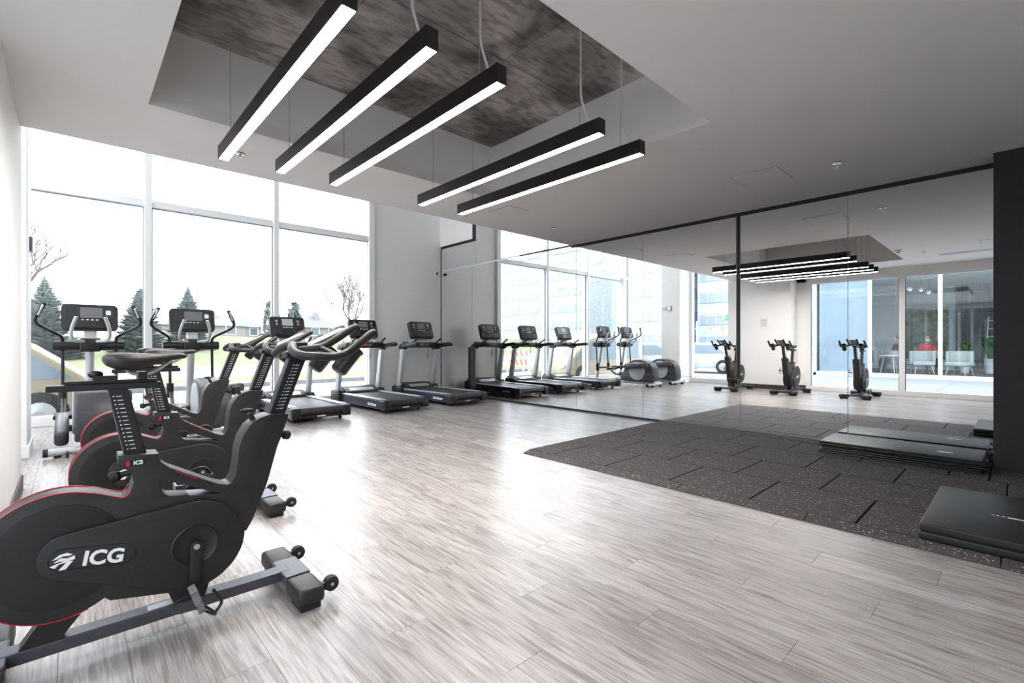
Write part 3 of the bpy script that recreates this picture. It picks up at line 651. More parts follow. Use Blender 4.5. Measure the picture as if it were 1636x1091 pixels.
# ------------------------------------------------------------ treadmills
def make_treadmill(label, loc):
    t = thing('treadmill', label, 'treadmill', loc, 0, 'treadmills facing the window wall')
    MB().bx(-.29, .29, -.93, .60, .165, .205).build('belt', 'belt', t, bevel=.012, seg=3, smooth=40)
    MB().tube([(-.29, -.93, .155), (.29, -.93, .155)], .052, 18).build('rear_roller', 'belt', t, smooth=40)
    MB().bx(-.28, .28, -.90, .60, .075, .160).build('deck_frame', 'black_plastic', t)
    MB().bx(-.30, .30, -.945, -.90, .055, .10).build('rear_crossbar', 'black_plastic', t, bevel=.004)
    MB().bx(-.06, .06, -.947, -.944, .07, .085).build('rear_label', 'white_print', t)
    for s in (-1, 1):
        MB().prism([(-.86, .065), (.62, .065), (.62, .215), (-.86, .200)], min(s*.295, s*.405), max(s*.295, s*.405), 'x').build('side_rail', 'slate_blue', t, bevel=.008, seg=2)
        MB().bx(min(s*.298, s*.402), max(s*.298, s*.402), -.85, .60, .212, .220).build('foot_rail', 'silver_paint', t, bevel=.003)
        MB().bx(min(s*.290, s*.415), max(s*.290, s*.415), -1.0, -.855, .055, .212).build('rear_end_cap', 'black_plastic', t, bevel=.018, seg=3, smooth=40)
        MB().tube([(s*.33, -.80, 0), (s*.33, -.80, .07)], .022, 10).build('levelling_foot', 'black_rubber', t)
        MB().prism([(.52, .06), (.86, .06), (.86, .245), (.80, .27), (.56, .27), (.52, .23)], min(s*.335, s*.455), max(s*.335, s*.455), 'x').build('upright_boot', 'charcoal_smooth', t, bevel=.010, seg=2, smooth=40)
        MB().prism([(.62, .26), (.76, .26), (.60, 1.03), (.49, 1.03)], min(s*.368, s*.428), max(s*.368, s*.428), 'x').build('upright', 'silver_paint', t, bevel=.014, seg=3, smooth=40)
        MB().prism([(.66, 1.01), (.60, 1.09), (.10, 1.135), (.04, 1.12), (.02, 1.085), (.06, 1.055), (.42, 1.03), (.46, .99), (.60, .985)], min(s*.350, s*.440), max(s*.350, s*.440), 'x').build('side_arm', 'black_plastic', t, bevel=.016, seg=3, smooth=40)
        MB().prism([(.20, 1.075), (.52, 1.045), (.52, 1.065), (.20, 1.098)], min(s*.436, s*.443), max(s*.436, s*.443), 'x').build('arm_inlay', 'slate_blue', t)
        MB().tube(smooth_path([(s*.33, .46, 1.08), (s*.29, .36, 1.13), (s*.28, .22, 1.20)], 5), .017, 10).build('grip_bar', 'black_rubber', t, smooth=60)
        lettering('side_lettering', 'Life Fitness', .062, 'white_print', t, Matrix.Translation((s*.4062, -.58, .125)) @ Matrix.Rotation(R(90*s), 4, 'Z') @ Matrix.Rotation(R(90), 4, 'X'), .002, .3)
    MB().prism([(.48, .10), (1.0, .08), (1.0, .24), (.92, .31), (.66, .315), (.50, .235)], -.325, .325, 'x').build('motor_cover', 'charcoal_smooth', t, bevel=.02, seg=3, smooth=40)
    MB().prism([(.53, .245), (.66, .305), (.655, .311), (.525, .251)], -.23, .23, 'x').build('motor_cover_inlay', 'silver_paint', t)
    MB().bx(-.40, .40, .62, .84, .05, .10).build('front_base', 'black_plastic', t)
    for s in (-1, 1): MB().bx(s*.33-.03, s*.33+.03, .70, .80, 0, .052).build('front_foot', 'black_rubber', t)
    MB().prism([(.40, 1.02), (.64, 1.03), (.66, 1.10), (.60, 1.145), (.40, 1.12)], -.36, .36, 'x').build('crossbar', 'black_plastic', t, bevel=.016, seg=3, smooth=40)
    MB().bx(-.10, .10, .36, .41, 1.06, 1.10).build('stop_switch_base', 'grey_plastic', t, bevel=.006)
    MB().bx(-.035, .035, .345, .362, 1.075, 1.10).build('stop_button', 'red_trim', t, bevel=.006, label='red stop button')
    MB().tube(smooth_path([(.05, .37, 1.06), (.055, .36, .95), (.045, .36, .85), (.06, .36, .82), (.07, .36, .86), (.057, .36, .95)], 5), .004, 6).build('safety_cord', 'grey_plastic', t, smooth=60)
    # console
    A = Matrix.Rotation(R(-20), 3, 'X')
    def con(mb):
        mb.v = [tuple(A @ Vector(p)+Vector((0, .52, 1.365))) for p in mb.v]; return mb
    body = con(MB().prism(rrect(-.27, .27, -.175, .175, .05, 5), -.035, .035, 'y')).build('console', 'charcoal_smooth', t, bevel=.012, seg=3, smooth=40)
    con(MB().prism(rrect(-.245, .245, -.03, .150, .02, 3), -.0395, -.036, 'y')).build('display_panel', 'screen_dark', body)
    con(MB().bx(-.085, .085, -.0425, -.039, .02, .135)).build('screen', 'screen_grey', body)
    for s in (-1, 1):
        con(MB().prism([arc(s*.165, .10, .018, 0, 330, 11), arc(s*.165, .10, .010, 0, 330, 11)], -.041, -.039, 'y').prism(arc(s*.165, .045, .013, 0, 330, 11), -.041, -.039, 'y')).build('dial', 'white_print', body)
    for i in range(4): con(MB().bx(-.075+i*.042, -.050+i*.042, -.041, -.0385, -.018, -.006)).build('button', 'white_print', body)
    con(MB().bx(-.085, .085, -.041, -.035, -.125, -.045)).build('keypad', 'screen_dark', body)
    con(MB().bx(-.21, .21, -.075, -.035, -.165, -.140)).build('reading_ledge', 'black_plastic', body, bevel=.006)
    con(MB().bx(-.07, .07, -.012, .012, .176, .186)).build('logo_tab', 'white_print', body)
    MB().prism([(.46, 1.10), (.60, 1.12), (.60, 1.25), (.52, 1.25)], -.14, .14, 'x').build('console_neck', 'silver_paint', t, bevel=.012, seg=2, smooth=40)
    for s in (-1, 1): MB().ball((s*.25, .50, 1.135), (.045, .05, .02)).build('cup_rim', 'silver_paint', t, smooth=60)
    return t
tm = make_treadmill('dark treadmill in front of the window, leftmost of the three', (2.60, 7.72, 0))
dup(tm, (3.93, 7.72, 0), 'dark treadmill at the end of the window, middle one of the three', R(1.5)); dup(tm, (5.17, 7.72, 0), 'dark treadmill in front of the white wall, beside the mirror', R(3))
for o in list(bpy.data.objects):
    if o.name.startswith('screen') and o.parent and o.parent.parent == tm: o.data = o.data.copy(); o.data.materials[0] = MATS['screen_pale']

# ------------------------------------------------------------ elliptical trainers
def make_elliptical(label, loc):
    t = thing('elliptical_trainer', label, 'elliptical', loc, 0, 'elliptical trainers by the left window')
    MB().tube([(-.34, -.98, .055), (.34, -.98, .055)], .036, 14).build('rear_stabiliser', 'silver_paint', t, smooth=40)
    for s in (-1, 1):
        MB().tube([(s*.335, -.98, .055), (s*.372, -.98, .055)], .039, 14).build('stabiliser_cap', 'black_rubber', t, smooth=40)
        MB().lathe([(.012, -.012), (.03, -.010), (.03, .010), (.012, .012)], c=(s*.20, -1.03, .03), n=14, rot=Matrix.Rotation(R(90), 3, 'Y')).build('transport_wheel', 'black_rubber', t, smooth=40)
        MB().bx(s*.27-.025, s*.27+.025, -1.0, -.96, 0, .03).build('levelling_foot', 'black_rubber', t)
    MB().bx(-.05, .05, -.98, .92, .05, .12).build('base_rail', 'silver_paint', t, bevel=.008)
    MB().bx(-.26, .26, .86, .96, .0, .075).build('front_foot', 'black_plastic', t, bevel=.015)
    out = [(-.04, .13), (-1.0, .13), (-1.03, .20), (-1.02, .36), (-.99, .50), (-.92, .60), (-.80, .655), (-.62, .69), (-.45, .68), (-.30, .61), (-.20, .50), (-.13, .36), (-.06, .24)]
    MB().prism(out, -.15, .15, 'x').build('drive_housing', 'housing_grey', t, bevel=.03, seg=3, smooth=40)
    for s in (-1, 1):
        MB().lathe([(.235, 0), (.235, .010), (.215, .016), (.05, .018)], c=(s*.15, -.56, .395), n=32, rot=Matrix.Rotation(R(90*s), 3, 'Y')).build('crank_disc', 'light_disc', t, smooth=40)
        zc, yc = (.21, -.45) if s < 0 else (.53, -.60)
        tilt = R(12 if s < 0 else -4)
        bo = MB().bx(-.055, .055, -.34, .34, -.075, .075); Rm = Matrix.Rotation(tilt, 3, 'X'); bo.v = [tuple(Rm @ Vector(p)+Vector((s*.245, yc, zc))) for p in bo.v]
        bo.build('crank_cover', 'housing_grey', t, bevel=.04, seg=3, smooth=40)
        py, pz = (.02, .27) if s < 0 else (-.08, .47)
        MB().tube([(s*.245, yc+.25, zc+.02), (s*.245, .05, pz-.04), (s*.245, .40, pz-.01), (s*.245, .60, .44)], .024, 10).build('pedal_arm', 'black_plastic', t, smooth=60)
        MB().bx(s*.235-.085, s*.235+.085, py-.20, py+.20, pz, pz+.045).build('pedal', 'black_rubber', t, bevel=.014, seg=2, smooth=40)
        MB().tube([(s*.25, .62, .36), (s*.25, .62, .56)], .042, 14).build('arm_boot', 'black_plastic', t, smooth=40)
        MB().tube(smooth_path([(s*.25, .62, .50), (s*.25, .66, 1.02), (s*.25, .655, 1.14), (s*.275, .62, 1.20), (s*.40, .50, 1.28), (s*.47, .43, 1.34), (s*.475, .41, 1.40), (s*.44, .40, 1.48), (s*.40, .40, 1.575)], 5), .018, 10).build('moving_handle', 'black_plastic', t, smooth=60)
        MB().tube([(s*.468, .408, 1.415), (s*.44, .40, 1.48), (s*.402, .40, 1.57)], .023, 10).build('handle_grip', 'black_rubber', t, smooth=60)
        MB().tube([(s*.455, .392, 1.43), (s*.41, .378, 1.55)], .012, 8).build('pulse_plate', 'steel', t)
        MB().tube(smooth_path([(s*.06, .55, 1.13), (s*.15, .46, 1.14), (s*.175, .40, 1.20), (s*.165, .36, 1.30), (s*.13, .33, 1.42)], 5), .019, 10).build('fixed_handle', 'silver_paint', t, smooth=60)
        MB().tube([(s*.05, .66, 1.075), (s*.33, .66, 1.075)], .062, 18).build('pivot_tube', 'black_plastic', t, smooth=40)
    MB().tube([(0, .84, .10), (0, .66, 1.08)], .045, 16).build('mast', 'silver_paint', t, smooth=40)
    MB().bx(-.10, .10, .56, .74, 1.00, 1.17).build('mast_head', 'black_plastic', t, bevel=.02, seg=3, smooth=40)
    MB().prism([(.55, 1.16), (.68, 1.16), (.66, 1.30), (.58, 1.30)], -.06, .06, 'x').build('console_neck', 'silver_paint', t, bevel=.01)
    A = Matrix.Rotation(R(-16), 3, 'X')
    def con(mb):
        mb.v = [tuple(A @ Vector(p)+Vector((0, .60, 1.42))) for p in mb.v]; return mb
    body = con(MB().prism(rrect(-.265, .265, -.165, .165, .05, 5), -.035, .035, 'y')).build('console', 'charcoal_smooth', t, bevel=.012, seg=3, smooth=40)
    con(MB().prism(rrect(-.225, .225, -.02, .130, .015, 3), -.0395, -.036, 'y')).build('display_panel', 'screen_dark', body)
    con(MB().bx(-.095, .115, -.0425, -.039, -.012, .122)).build('screen', 'screen_grey', body)
    con(MB().prism(rrect(.145, .195, .03, .09, .01, 2), -.042, -.039, 'y')).build('dial', 'white_print', body)
    for i in range(4): con(MB().bx(-.085+i*.045, -.060+i*.045, -.041, -.035, -.042, -.030)).build('button', 'white_print', body)
    con(MB().bx(-.15, .15, -.07, -.035, -.150, -.125)).build('reading_ledge', 'black_plastic', body, bevel=.006)
    con(MB().bx(-.07, .07, -.012, .012, .166, .174)).build('logo_tab', 'white_print', body)
    return t
el = make_elliptical('grey elliptical trainer beside the white column at the left', (.17, 7.30, 0))
dup(el, (1.24, 7.34, 0), 'grey elliptical trainer next to the treadmills, right one of the pair')

# ------------------------------------------------------------ small wall fittings
def wallbox(name, label, cat, loc, parts):
    t = thing(name, label, cat, loc)
    for nm, b_, m_, bv in parts: MB().bx(*b_).build(nm, m_, t, bevel=bv)
    return t
wallbox('thermostat', 'pale wall thermostat on the white column, seen in the mirror', 'thermostat', (-.31, 6.97, 2.10), [('case', (0, .022, -.07, .07, -.06, .06), 'white_frame', .006), ('screen', (.022, .024, -.045, .045, -.03, .03), 'screen_pale', 0)])
wallbox('card_reader', 'small grey box beside the thermostat on the column, seen in the mirror', 'control box', (-.31, 6.79, 2.10), [('case', (0, .022, -.05, .05, -.07, .07), 'grey_plastic', .006), ('face', (.022, .025, -.042, .042, -.06, .06), 'white_frame', 0)])
t = thing('notice_sheet', 'white printed notice sheet taped to the left wall', 'notice', (-.28, 4.30, 1.60))
MB().bx(.0005, .002, -.11, .11, -.14, .14).build('sheet', 'white_print', t)
ln = MB()
for i in range(9): ln.bx(.002, .0022, -.08, .08-random.random()*.05, .095-i*.022, .100-i*.022)
ln.build('print_lines', 'grey_plastic', t)
wallbox('wall_outlet', 'white wall outlet low beside the glazed partition, seen in the mirror', 'outlet', (PX-.02, 3.58, .33), [('plate', (0, .006, -.035, .035, -.057, .057), 'white_frame', .002), ('socket', (.006, .0075, -.016, .016, .008, .036), 'seam', 0), ('socket', (.006, .0075, -.016, .016, -.036, -.008), 'seam', 0)])
t = thing('wall_sensor', 'small round black and white sensor high on the far wall beside the mirror', 'sensor', (5.93, FY, 2.656))
MB().lathe([(.042, 0), (.042, .012), (.034, .02)], n=18, rot=Matrix.Rotation(R(90), 3, 'X')).build('base', 'white_frame', t, smooth=40)
MB().ball((0, -.028, 0), (.026, .022, .026)).build('lens', 'black_plastic', t, smooth=60)
t = thing('speaker_column', 'slim black upright column with aerial standing against the mirror by the treadmill', 'column', (MX-.035, 7.72, 0))
MB().bx(-.032, .032, -.045, .045, .03, 1.03).build('body', 'black_plastic', t, bevel=.006); MB().bx(-.034, .034, -.06, .06, 0, .03).build('base', 'black_rubber', t, bevel=.004)
MB().tube([(0, 0, 1.03), (0, 0, 1.16)], .003, 6).build('aerial', 'pole_grey', t)
t = thing('spray_bottle', 'white spray bottle in the tray of the leftmost treadmill', 'bottle', (2.85, 8.22, 1.166))
MB().lathe([(.030, 0), (.032, .01), (.032, .10), (.014, .13), (.012, .15)], n=16).build('body', 'white_frame', t, smooth=40); MB().bx(-.012, .012, -.045, .02, .15, .18).build('trigger_head', 'sign_red', t, bevel=.004)

# ------------------------------------------------------------ patio and lounge beyond the partition (seen in the mirror)
patio = struct(MB().bx(-7.4, PX-.12, -9.7, 5.0, -.12, -.02).build('floor_patio', 'kerb_stone'))
for i in range(4):
    for j in range(8):
        x0 = -7.4+i*1.64; y0 = -9.65+j*1.83
        MB().bx(x0+.005, x0+1.635, y0+.005, y0+1.825, -.03, -.005).build('paving_slab', 'patio', patio)
LG = -7.4
struct(MB().bx(-12.6, LG, -6, 5.1, -.12, .08).build('floor_lounge', 'lounge_concrete'))
struct(MB().bx(-12.6, LG-.1, -6, 5.1, 3.3, 3.4).build('ceiling_lounge', 'lounge_wall'))
struct(MB().bx(LG-.12, LG+.05, -6, 5.1, 3.28, 4.6).build('wall_lounge_fascia', 'facade_white'))
bw = struct(MB().bx(-12.6, -12.4, -6, 5.1, 0, 3.4).build('wall_lounge_back', 'lounge_wall'))
for j in range(5):
    for k in range(3): MB().bx(-12.4, -12.36, 1.0-j*1.3+.004, 1.0-(j-1)*1.3-.004-(.6 if j == 0 else 0), .08+k*1.075+.004, .08+(k+1)*1.075-.004).build('concrete_panel', 'lounge_concrete', bw)
MB().bx(-12.4, -12.33, 1.9, 3.2, .5, 2.5).build('moss_picture', 'moss_art', bw)
struct(MB().bx(-12.6, LG, 5.0, 5.12, 0, 4.6).build('wall_lounge_side', 'lounge_wall')); struct(MB().bx(-12.6, LG, -6.1, -6, 0, 4.6).build('wall_lounge_end', 'lounge_wall'))
w5 = struct(MB().bx(LG-.06, LG+.04, -6, 5.0, 0, .13).build('window_5', 'white_frame'))
LY = [4.96, 3.45, 1.70, 0, -1.7, -3.4, -5.9]
for y in LY[1:]: MB().bx(LG-.05, LG+.04, y-.05, y+.05, .13, 3.28).build('mullion', 'white_frame', w5)
for i, (a, c_) in enumerate(zip(LY[1:], LY[:-1])): pane(w5, LG-.02, LG-.01, a+.05, c_-.05, .13, 3.28, 'reflection_blue' if i == 0 else 'partition_glass')
def armchair(label, loc, rz, cloth):
    t = thing('armchair', label, 'armchair', loc, rz, 'lounge armchairs')
    MB().bx(-.28, .28, -.26, .28, .30, .44).build('seat', cloth, t, bevel=.04, seg=3, smooth=40)
    o = [(.34*math.cos(a), .30*math.sin(a)) for a in [R(-10+200*i/14) for i in range(15)]]; i_ = [(.26*math.cos(a), .23*math.sin(a)) for a in [R(190-200*i/14) for i in range(15)]]
    MB().prism(o+i_, .34, .78, 'z').build('backrest', cloth, t, bevel=.02, seg=2, smooth=40)
    for sx in (-1, 1):
        for sy in (-1, 1): MB().tube([(sx*.20, sy*.19, .31), (sx*.25, sy*.24, 0)], [.022, .013], 8).build('leg', 'light_wood', t)
LZ = .08
armchair('pale tub armchair beside the small white table, seen through the glass', (-8.55, 2.25, LZ), R(70), 'armchair_cloth'); armchair('pale tub armchair by the indoor plants, seen through the glass', (-8.55, 1.35, LZ), R(110), 'armchair_cloth')
armchair('pale tub armchair under the person in dark clothes', (-9.1, 3.0, LZ), R(-30), 'armchair_cloth'); armchair('dark armchair behind the glass, nearest the pane painted as a blue reflection', (-8.9, 3.95, LZ), R(80), 'dark_cloth')
armchair('pale tub armchair under the person in the red top', (-9.7, 2.25, LZ), R(150), 'armchair_cloth')
t = thing('side_table', 'small round white side table among the armchairs', 'table', (-8.35, 3.05, LZ))
MB().lathe([(.30, .60), (.31, .62), (.30, .635)], n=24).build('table_top', 'table_white', t)
for k in range(3): a = R(90+120*k); MB().tube([(.18*math.cos(a), .18*math.sin(a), .60), (.28*math.cos(a), .28*math.sin(a), 0)], .014, 8).build('leg', 'table_white', t)
def skin_mesh(verts, edges, rad, root=0, sub=2):
    me = bpy.data.meshes.new('body'); me.from_pydata(verts, edges, []); o = bpy.data.objects.new('body', me); C.objects.link(o)
    o.modifiers.new('s', 'SKIN'); sk = me.skin_vertices[0].data
    for i, r_ in enumerate(rad): sk[i].radius = (r_, r_)
    sk[root].use_root = True; u = o.modifiers.new('u', 'SUBSURF'); u.levels = sub; u.render_levels = sub
    m2 = bpy.data.meshes.new_from_object(o.evaluated_get(bpy.context.evaluated_depsgraph_get())); bpy.data.objects.remove(o)
    for p in m2.polygons: p.use_smooth = True
    return m2
def seated_person(label, loc, rz, shirt, mask):
    t = thing('person', label, 'person', loc, rz)        # faces -y
    V = [(0, 0, .50), (0, .04, .72), (0, .04, .93), (0, .02, 1.04), (0, 0, 1.10),
         (-.17, .04, .97), (-.24, -.03, .72), (-.16, -.25, .66), (.17, .04, .97), (.24, -.03, .72), (.16, -.25, .66),
         (-.10, 0, .48), (-.13, -.42, .50), (-.13, -.42, .12), (-.13, -.54, .05), (.10, 0, .48), (.13, -.42, .50), (.13, -.42, .12), (.13, -.54, .05)]
    E_ = [(0, 1), (1, 2), (2, 3), (3, 4), (2, 5), (5, 6), (6, 7), (2, 8), (8, 9), (9, 10), (0, 11), (11, 12), (12, 13), (13, 14), (0, 15), (15, 16), (16, 17), (17, 18)]
    rd = [.15, .14, .14, .065, .055, .07, .055, .04, .07, .055, .04, .095, .075, .05, .04, .095, .075, .05, .04]
    me = skin_mesh(V, E_, rd); o = link('body', me, None, t)
    for nm in (shirt, 'dark_cloth', 'skin'): me.materials.append(MATS[nm])
    for p in me.polygons:
        c = p.center; p.material_index = 2 if c.z > 1.05 or (c.y < -.21 and .58 < c.z < .75) else (1 if c.z < .56 else 0)
    hd = MB().ball((0, -.015, 1.21), (.075, .092, .115), 16, 12)
    h_ = hd.build('head', 'skin', t, smooth=60)
    MB().tube([(0, -.10, 1.225), (0, -.122, 1.195), (0, -.10, 1.185)], [.008, .014, .012], 8).build('nose', 'skin', h_, smooth=60)
    for s in (-1, 1):
        MB().ball((s*.030, -.098, 1.225), (.012, .007, .007), 8, 6).build('eye', 'hair_dark', h_); MB().ball((s*.076, .0, 1.21), (.010, .018, .028), 8, 6).build('ear', 'skin', h_)
        for k in range(5):
            x0 = s*.16+(k-2)*.017; MB().tube([(x0, -.25, .655), (x0, -.30-.012*(2-abs(k-2)), .645), (x0, -.325-.012*(2-abs(k-2)), .622)], [.010, .009, .007], 6).build('finger', 'skin', t)
    if mask: MB().ball((0, -.060, 1.165), (.064, .058, .045), 14, 8).build('face_mask', 'white_print', h_, smooth=60)
    else: MB().ball((0, -.098, 1.155), (.024, .008, .006), 8, 6).build('mouth', 'sign_red', h_)
    MB().ball((0, .018, 1.245), (.085, .090, .098), 14, 10).build('hair', 'hair_dark', h_, smooth=60)
seated_person('person in a red top and white face mask seated in the lounge', (-9.72, 2.25, LZ-.03), R(65), 'shirt_red', True); seated_person('person in dark clothes seated in the lounge, turned sideways', (-9.1, 3.0, LZ-.03), R(150), 'shirt_dark', False)
def potted_plant(label, loc, n_, h, spread, pot, ph, wide=.03):
    t = thing('potted_plant', label, 'plant', loc, 0, 'lounge plants')
    MB().lathe([(.11, 0), (.15, ph), (.13, ph), (.12, ph-.03)], n=18).build('pot', pot, t, smooth=40)
    for k in range(n_):
        a = random.uniform(0, 6.28); s_ = random.uniform(.3, 1)*spread; hh = h*random.uniform(.55, 1)
        d = Vector((math.cos(a), math.sin(a), 0)); w = Vector((-d.y, d.x, 0))*wide; pts = [d*.03+Vector((0, 0, ph-.02)), d*s_*.5+Vector((0, 0, ph+hh*.75)), d*s_+Vector((0, 0, ph+hh*.8))]
        v = [pts[0]-w*.3, pts[0]+w*.3, pts[1]+w, pts[1]-w, pts[2], pts[1]-Vector((0, 0, .01))]
        MB().add(v, [(0, 1, 2, 3), (3, 2, 4), (1, 0, 5), (2, 1, 5), (0, 3, 5), (3, 4, 5), (4, 2, 5)]).build('leaf', 'leaf', t)
potted_plant('bushy green plant in a white pot behind the armchairs', (-10.6, 1.35, LZ), 60, .85, .42, 'pot_white', .45, .05); potted_plant('bushy green plant against the dark concrete wall', (-10.9, .75, LZ), 60, .95, .42, 'pot_white', .5, .05)
potted_plant('spiky plant in a lime green pot at the right of the lounge', (-8.3, .30, LZ), 34, .8, .4, 'pot_green', .34, .016)
t = thing('ladder_shelf', 'slim white ladder rack leaning on the concrete wall', 'rack', (-12.2, .55, LZ))
for s in (-1, 1): MB().tube([(0, s*.35, 0), (-.1, s*.28, 2.0)], .018, 8).build('rail', 'white_frame', t)
for k in range(6): u = .2+k*.145; MB().tube([(-.1*u, -.35+.07*u, 2*u), (-.1*u, .35-.07*u, 2*u)], .014, 8).build('rung', 'white_frame', t)
for (px_, py_, zz), lb in zip(((-9.0, 2.62, 2.95), (-9.2, 2.35, 2.92), (-8.9, 2.12, 2.80)), ('leftmost', 'middle', 'lowest')):
    t = thing('cone_pendant', 'small white cone pendant in the lounge, %s of three' % lb, 'lamp', (px_, py_, zz), 0, 'lounge pendants')
    MB().lathe([(.11, 0), (.10, .01), (.025, .10), (.02, .10), (.09, .0)], n=18).build('shade', 'white_frame', t, smooth=40); MB().ball((0, 0, .02), .04, 10, 8).build('bulb', 'pendant_glow', t, smooth=60)
    MB().tube([(0, 0, .10), (0, 0, 3.3-zz)], .004, 6).build('cord', 'black_plastic', t)

# ------------------------------------------------------------ outside: street and hill beyond the far window
GZ = -.30
struct(MB().bx(-30, 60, FY+.16, 17.0, GZ-.3, GZ).build('ground_car_park', 'sidewalk'))
struct(MB().bx(-30, LX-.1, 5.14, FY+.16, GZ-.3, GZ-.005).build('ground_side', 'sidewalk'))
k1 = struct(MB().bx(-30, 60, 17.0, 17.3, GZ-.1, GZ+.14).build('ground_kerb', 'kerb_stone', bevel=.02))
struct(MB().bx(-30, 60, 17.3, 21.0, GZ-.2, GZ+.12).build('ground_verge', 'lawn'))
struct(MB().bx(-30, 60, 21.0, 30.0, GZ-.25, GZ-.02).build('ground_road', 'road_grey'))
struct(MB().bx(-30, 60, 30.0, 32.0, GZ-.2, GZ+.10).build('ground_pavement', 'sidewalk'))
hm = MB(); gx, gy = 40, 22
def hill(x, y): u = min(1, max(0, (y-32)/26)); return GZ+.1+2.0*(u*u*(3-2*u))+.12*math.sin(x*.23+y*.1)*u
hm.add([(-60+200*i/gx, 32+70*j/gy, hill(-60+200*i/gx, 32+70*j/gy)) for j in range(gy+1) for i in range(gx+1)], [(j*(gx+1)+i, j*(gx+1)+i+1, (j+1)*(gx+1)+i+1, (j+1)*(gx+1)+i) for j in range(gy) for i in range(gx)])
struct(hm.build('ground_hill', 'lawn', smooth=60))
def spruce(label, x, y, h, r):
    z0 = hill(x, y)-.1; t = thing('spruce_tree', label, 'tree', (x, y, z0), 0, 'spruces on the grass hill')
    MB().tube([(0, 0, 0), (0, 0, h*.95)], [.14, .02], 8).build('trunk', 'bark', t)
    fo = MB(); N = 34
    for i in range(N):
        u = i/(N-1); z = .35+u*(h-.4); rr = r*(1-u)**.85*random.uniform(.8, 1.12)+.08; nb = max(6, int(17*(1-u)+5))
        for k in range(nb):
            a = 6.283*k/nb+random.uniform(-.25, .25)+i; d = Vector((math.cos(a), math.sin(a), 0)); w = Vector((-d.y, d.x, 0)); L = rr*random.uniform(.7, 1.1); up = L*.10
            p0 = Vector((0, 0, z)); p1 = d*L*.55+Vector((0, 0, z-L*.22)); p2 = d*L+Vector((0, 0, z-L*.22+up)); ww = .20*L+.05
            fo.add([p0, p1+w*ww, p2, p1-w*ww, p1+Vector((0, 0, .10)), p1-Vector((0, 0, .16))], [(0, 4, 1), (0, 3, 4), (1, 4, 2), (4, 3, 2), (0, 1, 5), (0, 5, 3), (1, 2, 5), (5, 2, 3)])
    fo.build('foliage', 'spruce', t)['kind'] = 'stuff'
spruce('spruce tree on the hill at the left, behind the left elliptical', -1.2, 40, 5.0, 2.1); spruce('spruce tree on the hill between the two ellipticals', 3.5, 42, 4.8, 2.1); spruce('smaller spruce tree on the hill behind the right elliptical', 6.6, 44, 4.9, 2.0)
def slim_cypress(label, x, y, h):
    z0 = hill(x, y)-.1; t = thing('cypress', label, 'tree', (x, y, z0), 0, 'slim evergreens near the houses')
    MB().tube([(0, 0, 0), (0, 0, h*.4)], .12, 6).build('trunk', 'bark', t); fo = MB()
    for i in range(120):
        u = random.random(); z = .3+u*(h-.4); rr = h*.16*math.sin(math.pi*min(1, .15+u*.85))**.7; a = random.uniform(0, 6.28); c = Vector((rr*math.cos(a), rr*math.sin(a), z)); s_ = h*.09
        fo.add([c+Vector((random.uniform(-s_, s_), random.uniform(-s_, s_), random.uniform(-s_, s_)*1.6)) for _ in range(4)], [(0, 1, 2), (0, 2, 3), (0, 3, 1), (1, 3, 2)])
    fo.build('foliage', 'spruce', t)['kind'] = 'stuff'
for px_, yy, h_ in ((22.3, 78, 5.6), (26.0, 79, 5.6), (40, 78, 7.4), (44.5, 72, 5.6)):
    slim_cypress({22.3: 'slim grey evergreen left of the houses', 26.0: 'slim grey evergreen beside the first house', 40: 'taller slim evergreen between the houses', 44.5: 'slim evergreen left of the large roof'}[px_], px_, yy, h_)
def bare_tree(label, x, y, z0, h, seed, m_='twig'):
    rnd = random.Random(seed); t = thing('bare_tree', label, 'tree', (x, y, z0), 0, 'leafless trees outside'); tr = MB(); br = MB()
    tr.tube([(0, 0, -.1), (.05, 0, h*.2), (0, .05, h*.38)], [h*.022, h*.017, h*.013], 8)
    def grow(p, d, L, r, k):
        if k == 0: return
        q = p+d*L; mid = (p+q)/2+Vector((rnd.uniform(-1, 1), rnd.uniform(-1, 1), 0))*L*.06
        br.tube([p, mid, q], [r, r*.8, r*.6], 5 if k > 2 else 3, cap=False)
        for _ in range(3):
            nd = (d+Vector((rnd.uniform(-1, 1), rnd.uniform(-1, 1), rnd.uniform(-.15, .7)))*.62).normalized(); grow(p.lerp(q, rnd.uniform(.55, 1)), nd, L*rnd.uniform(.62, .82), r*.58, k-1)
    for _ in range(5): grow(Vector((0, 0, h*rnd.uniform(.25, .38))), Vector((rnd.uniform(-.6, .6), rnd.uniform(-.6, .6), 1)).normalized(), h*.24, h*.011, 6)
    tr.build('trunk', m_, t, smooth=60); br.build('branches', m_, t)['kind'] = 'stuff'
bare_tree('bare tree at the far left of the window', -1.9, 30.6, GZ, 7.6, 3); bare_tree('bare tree at the right end of the window', 14.6, 32.5, GZ, 7.0, 11)
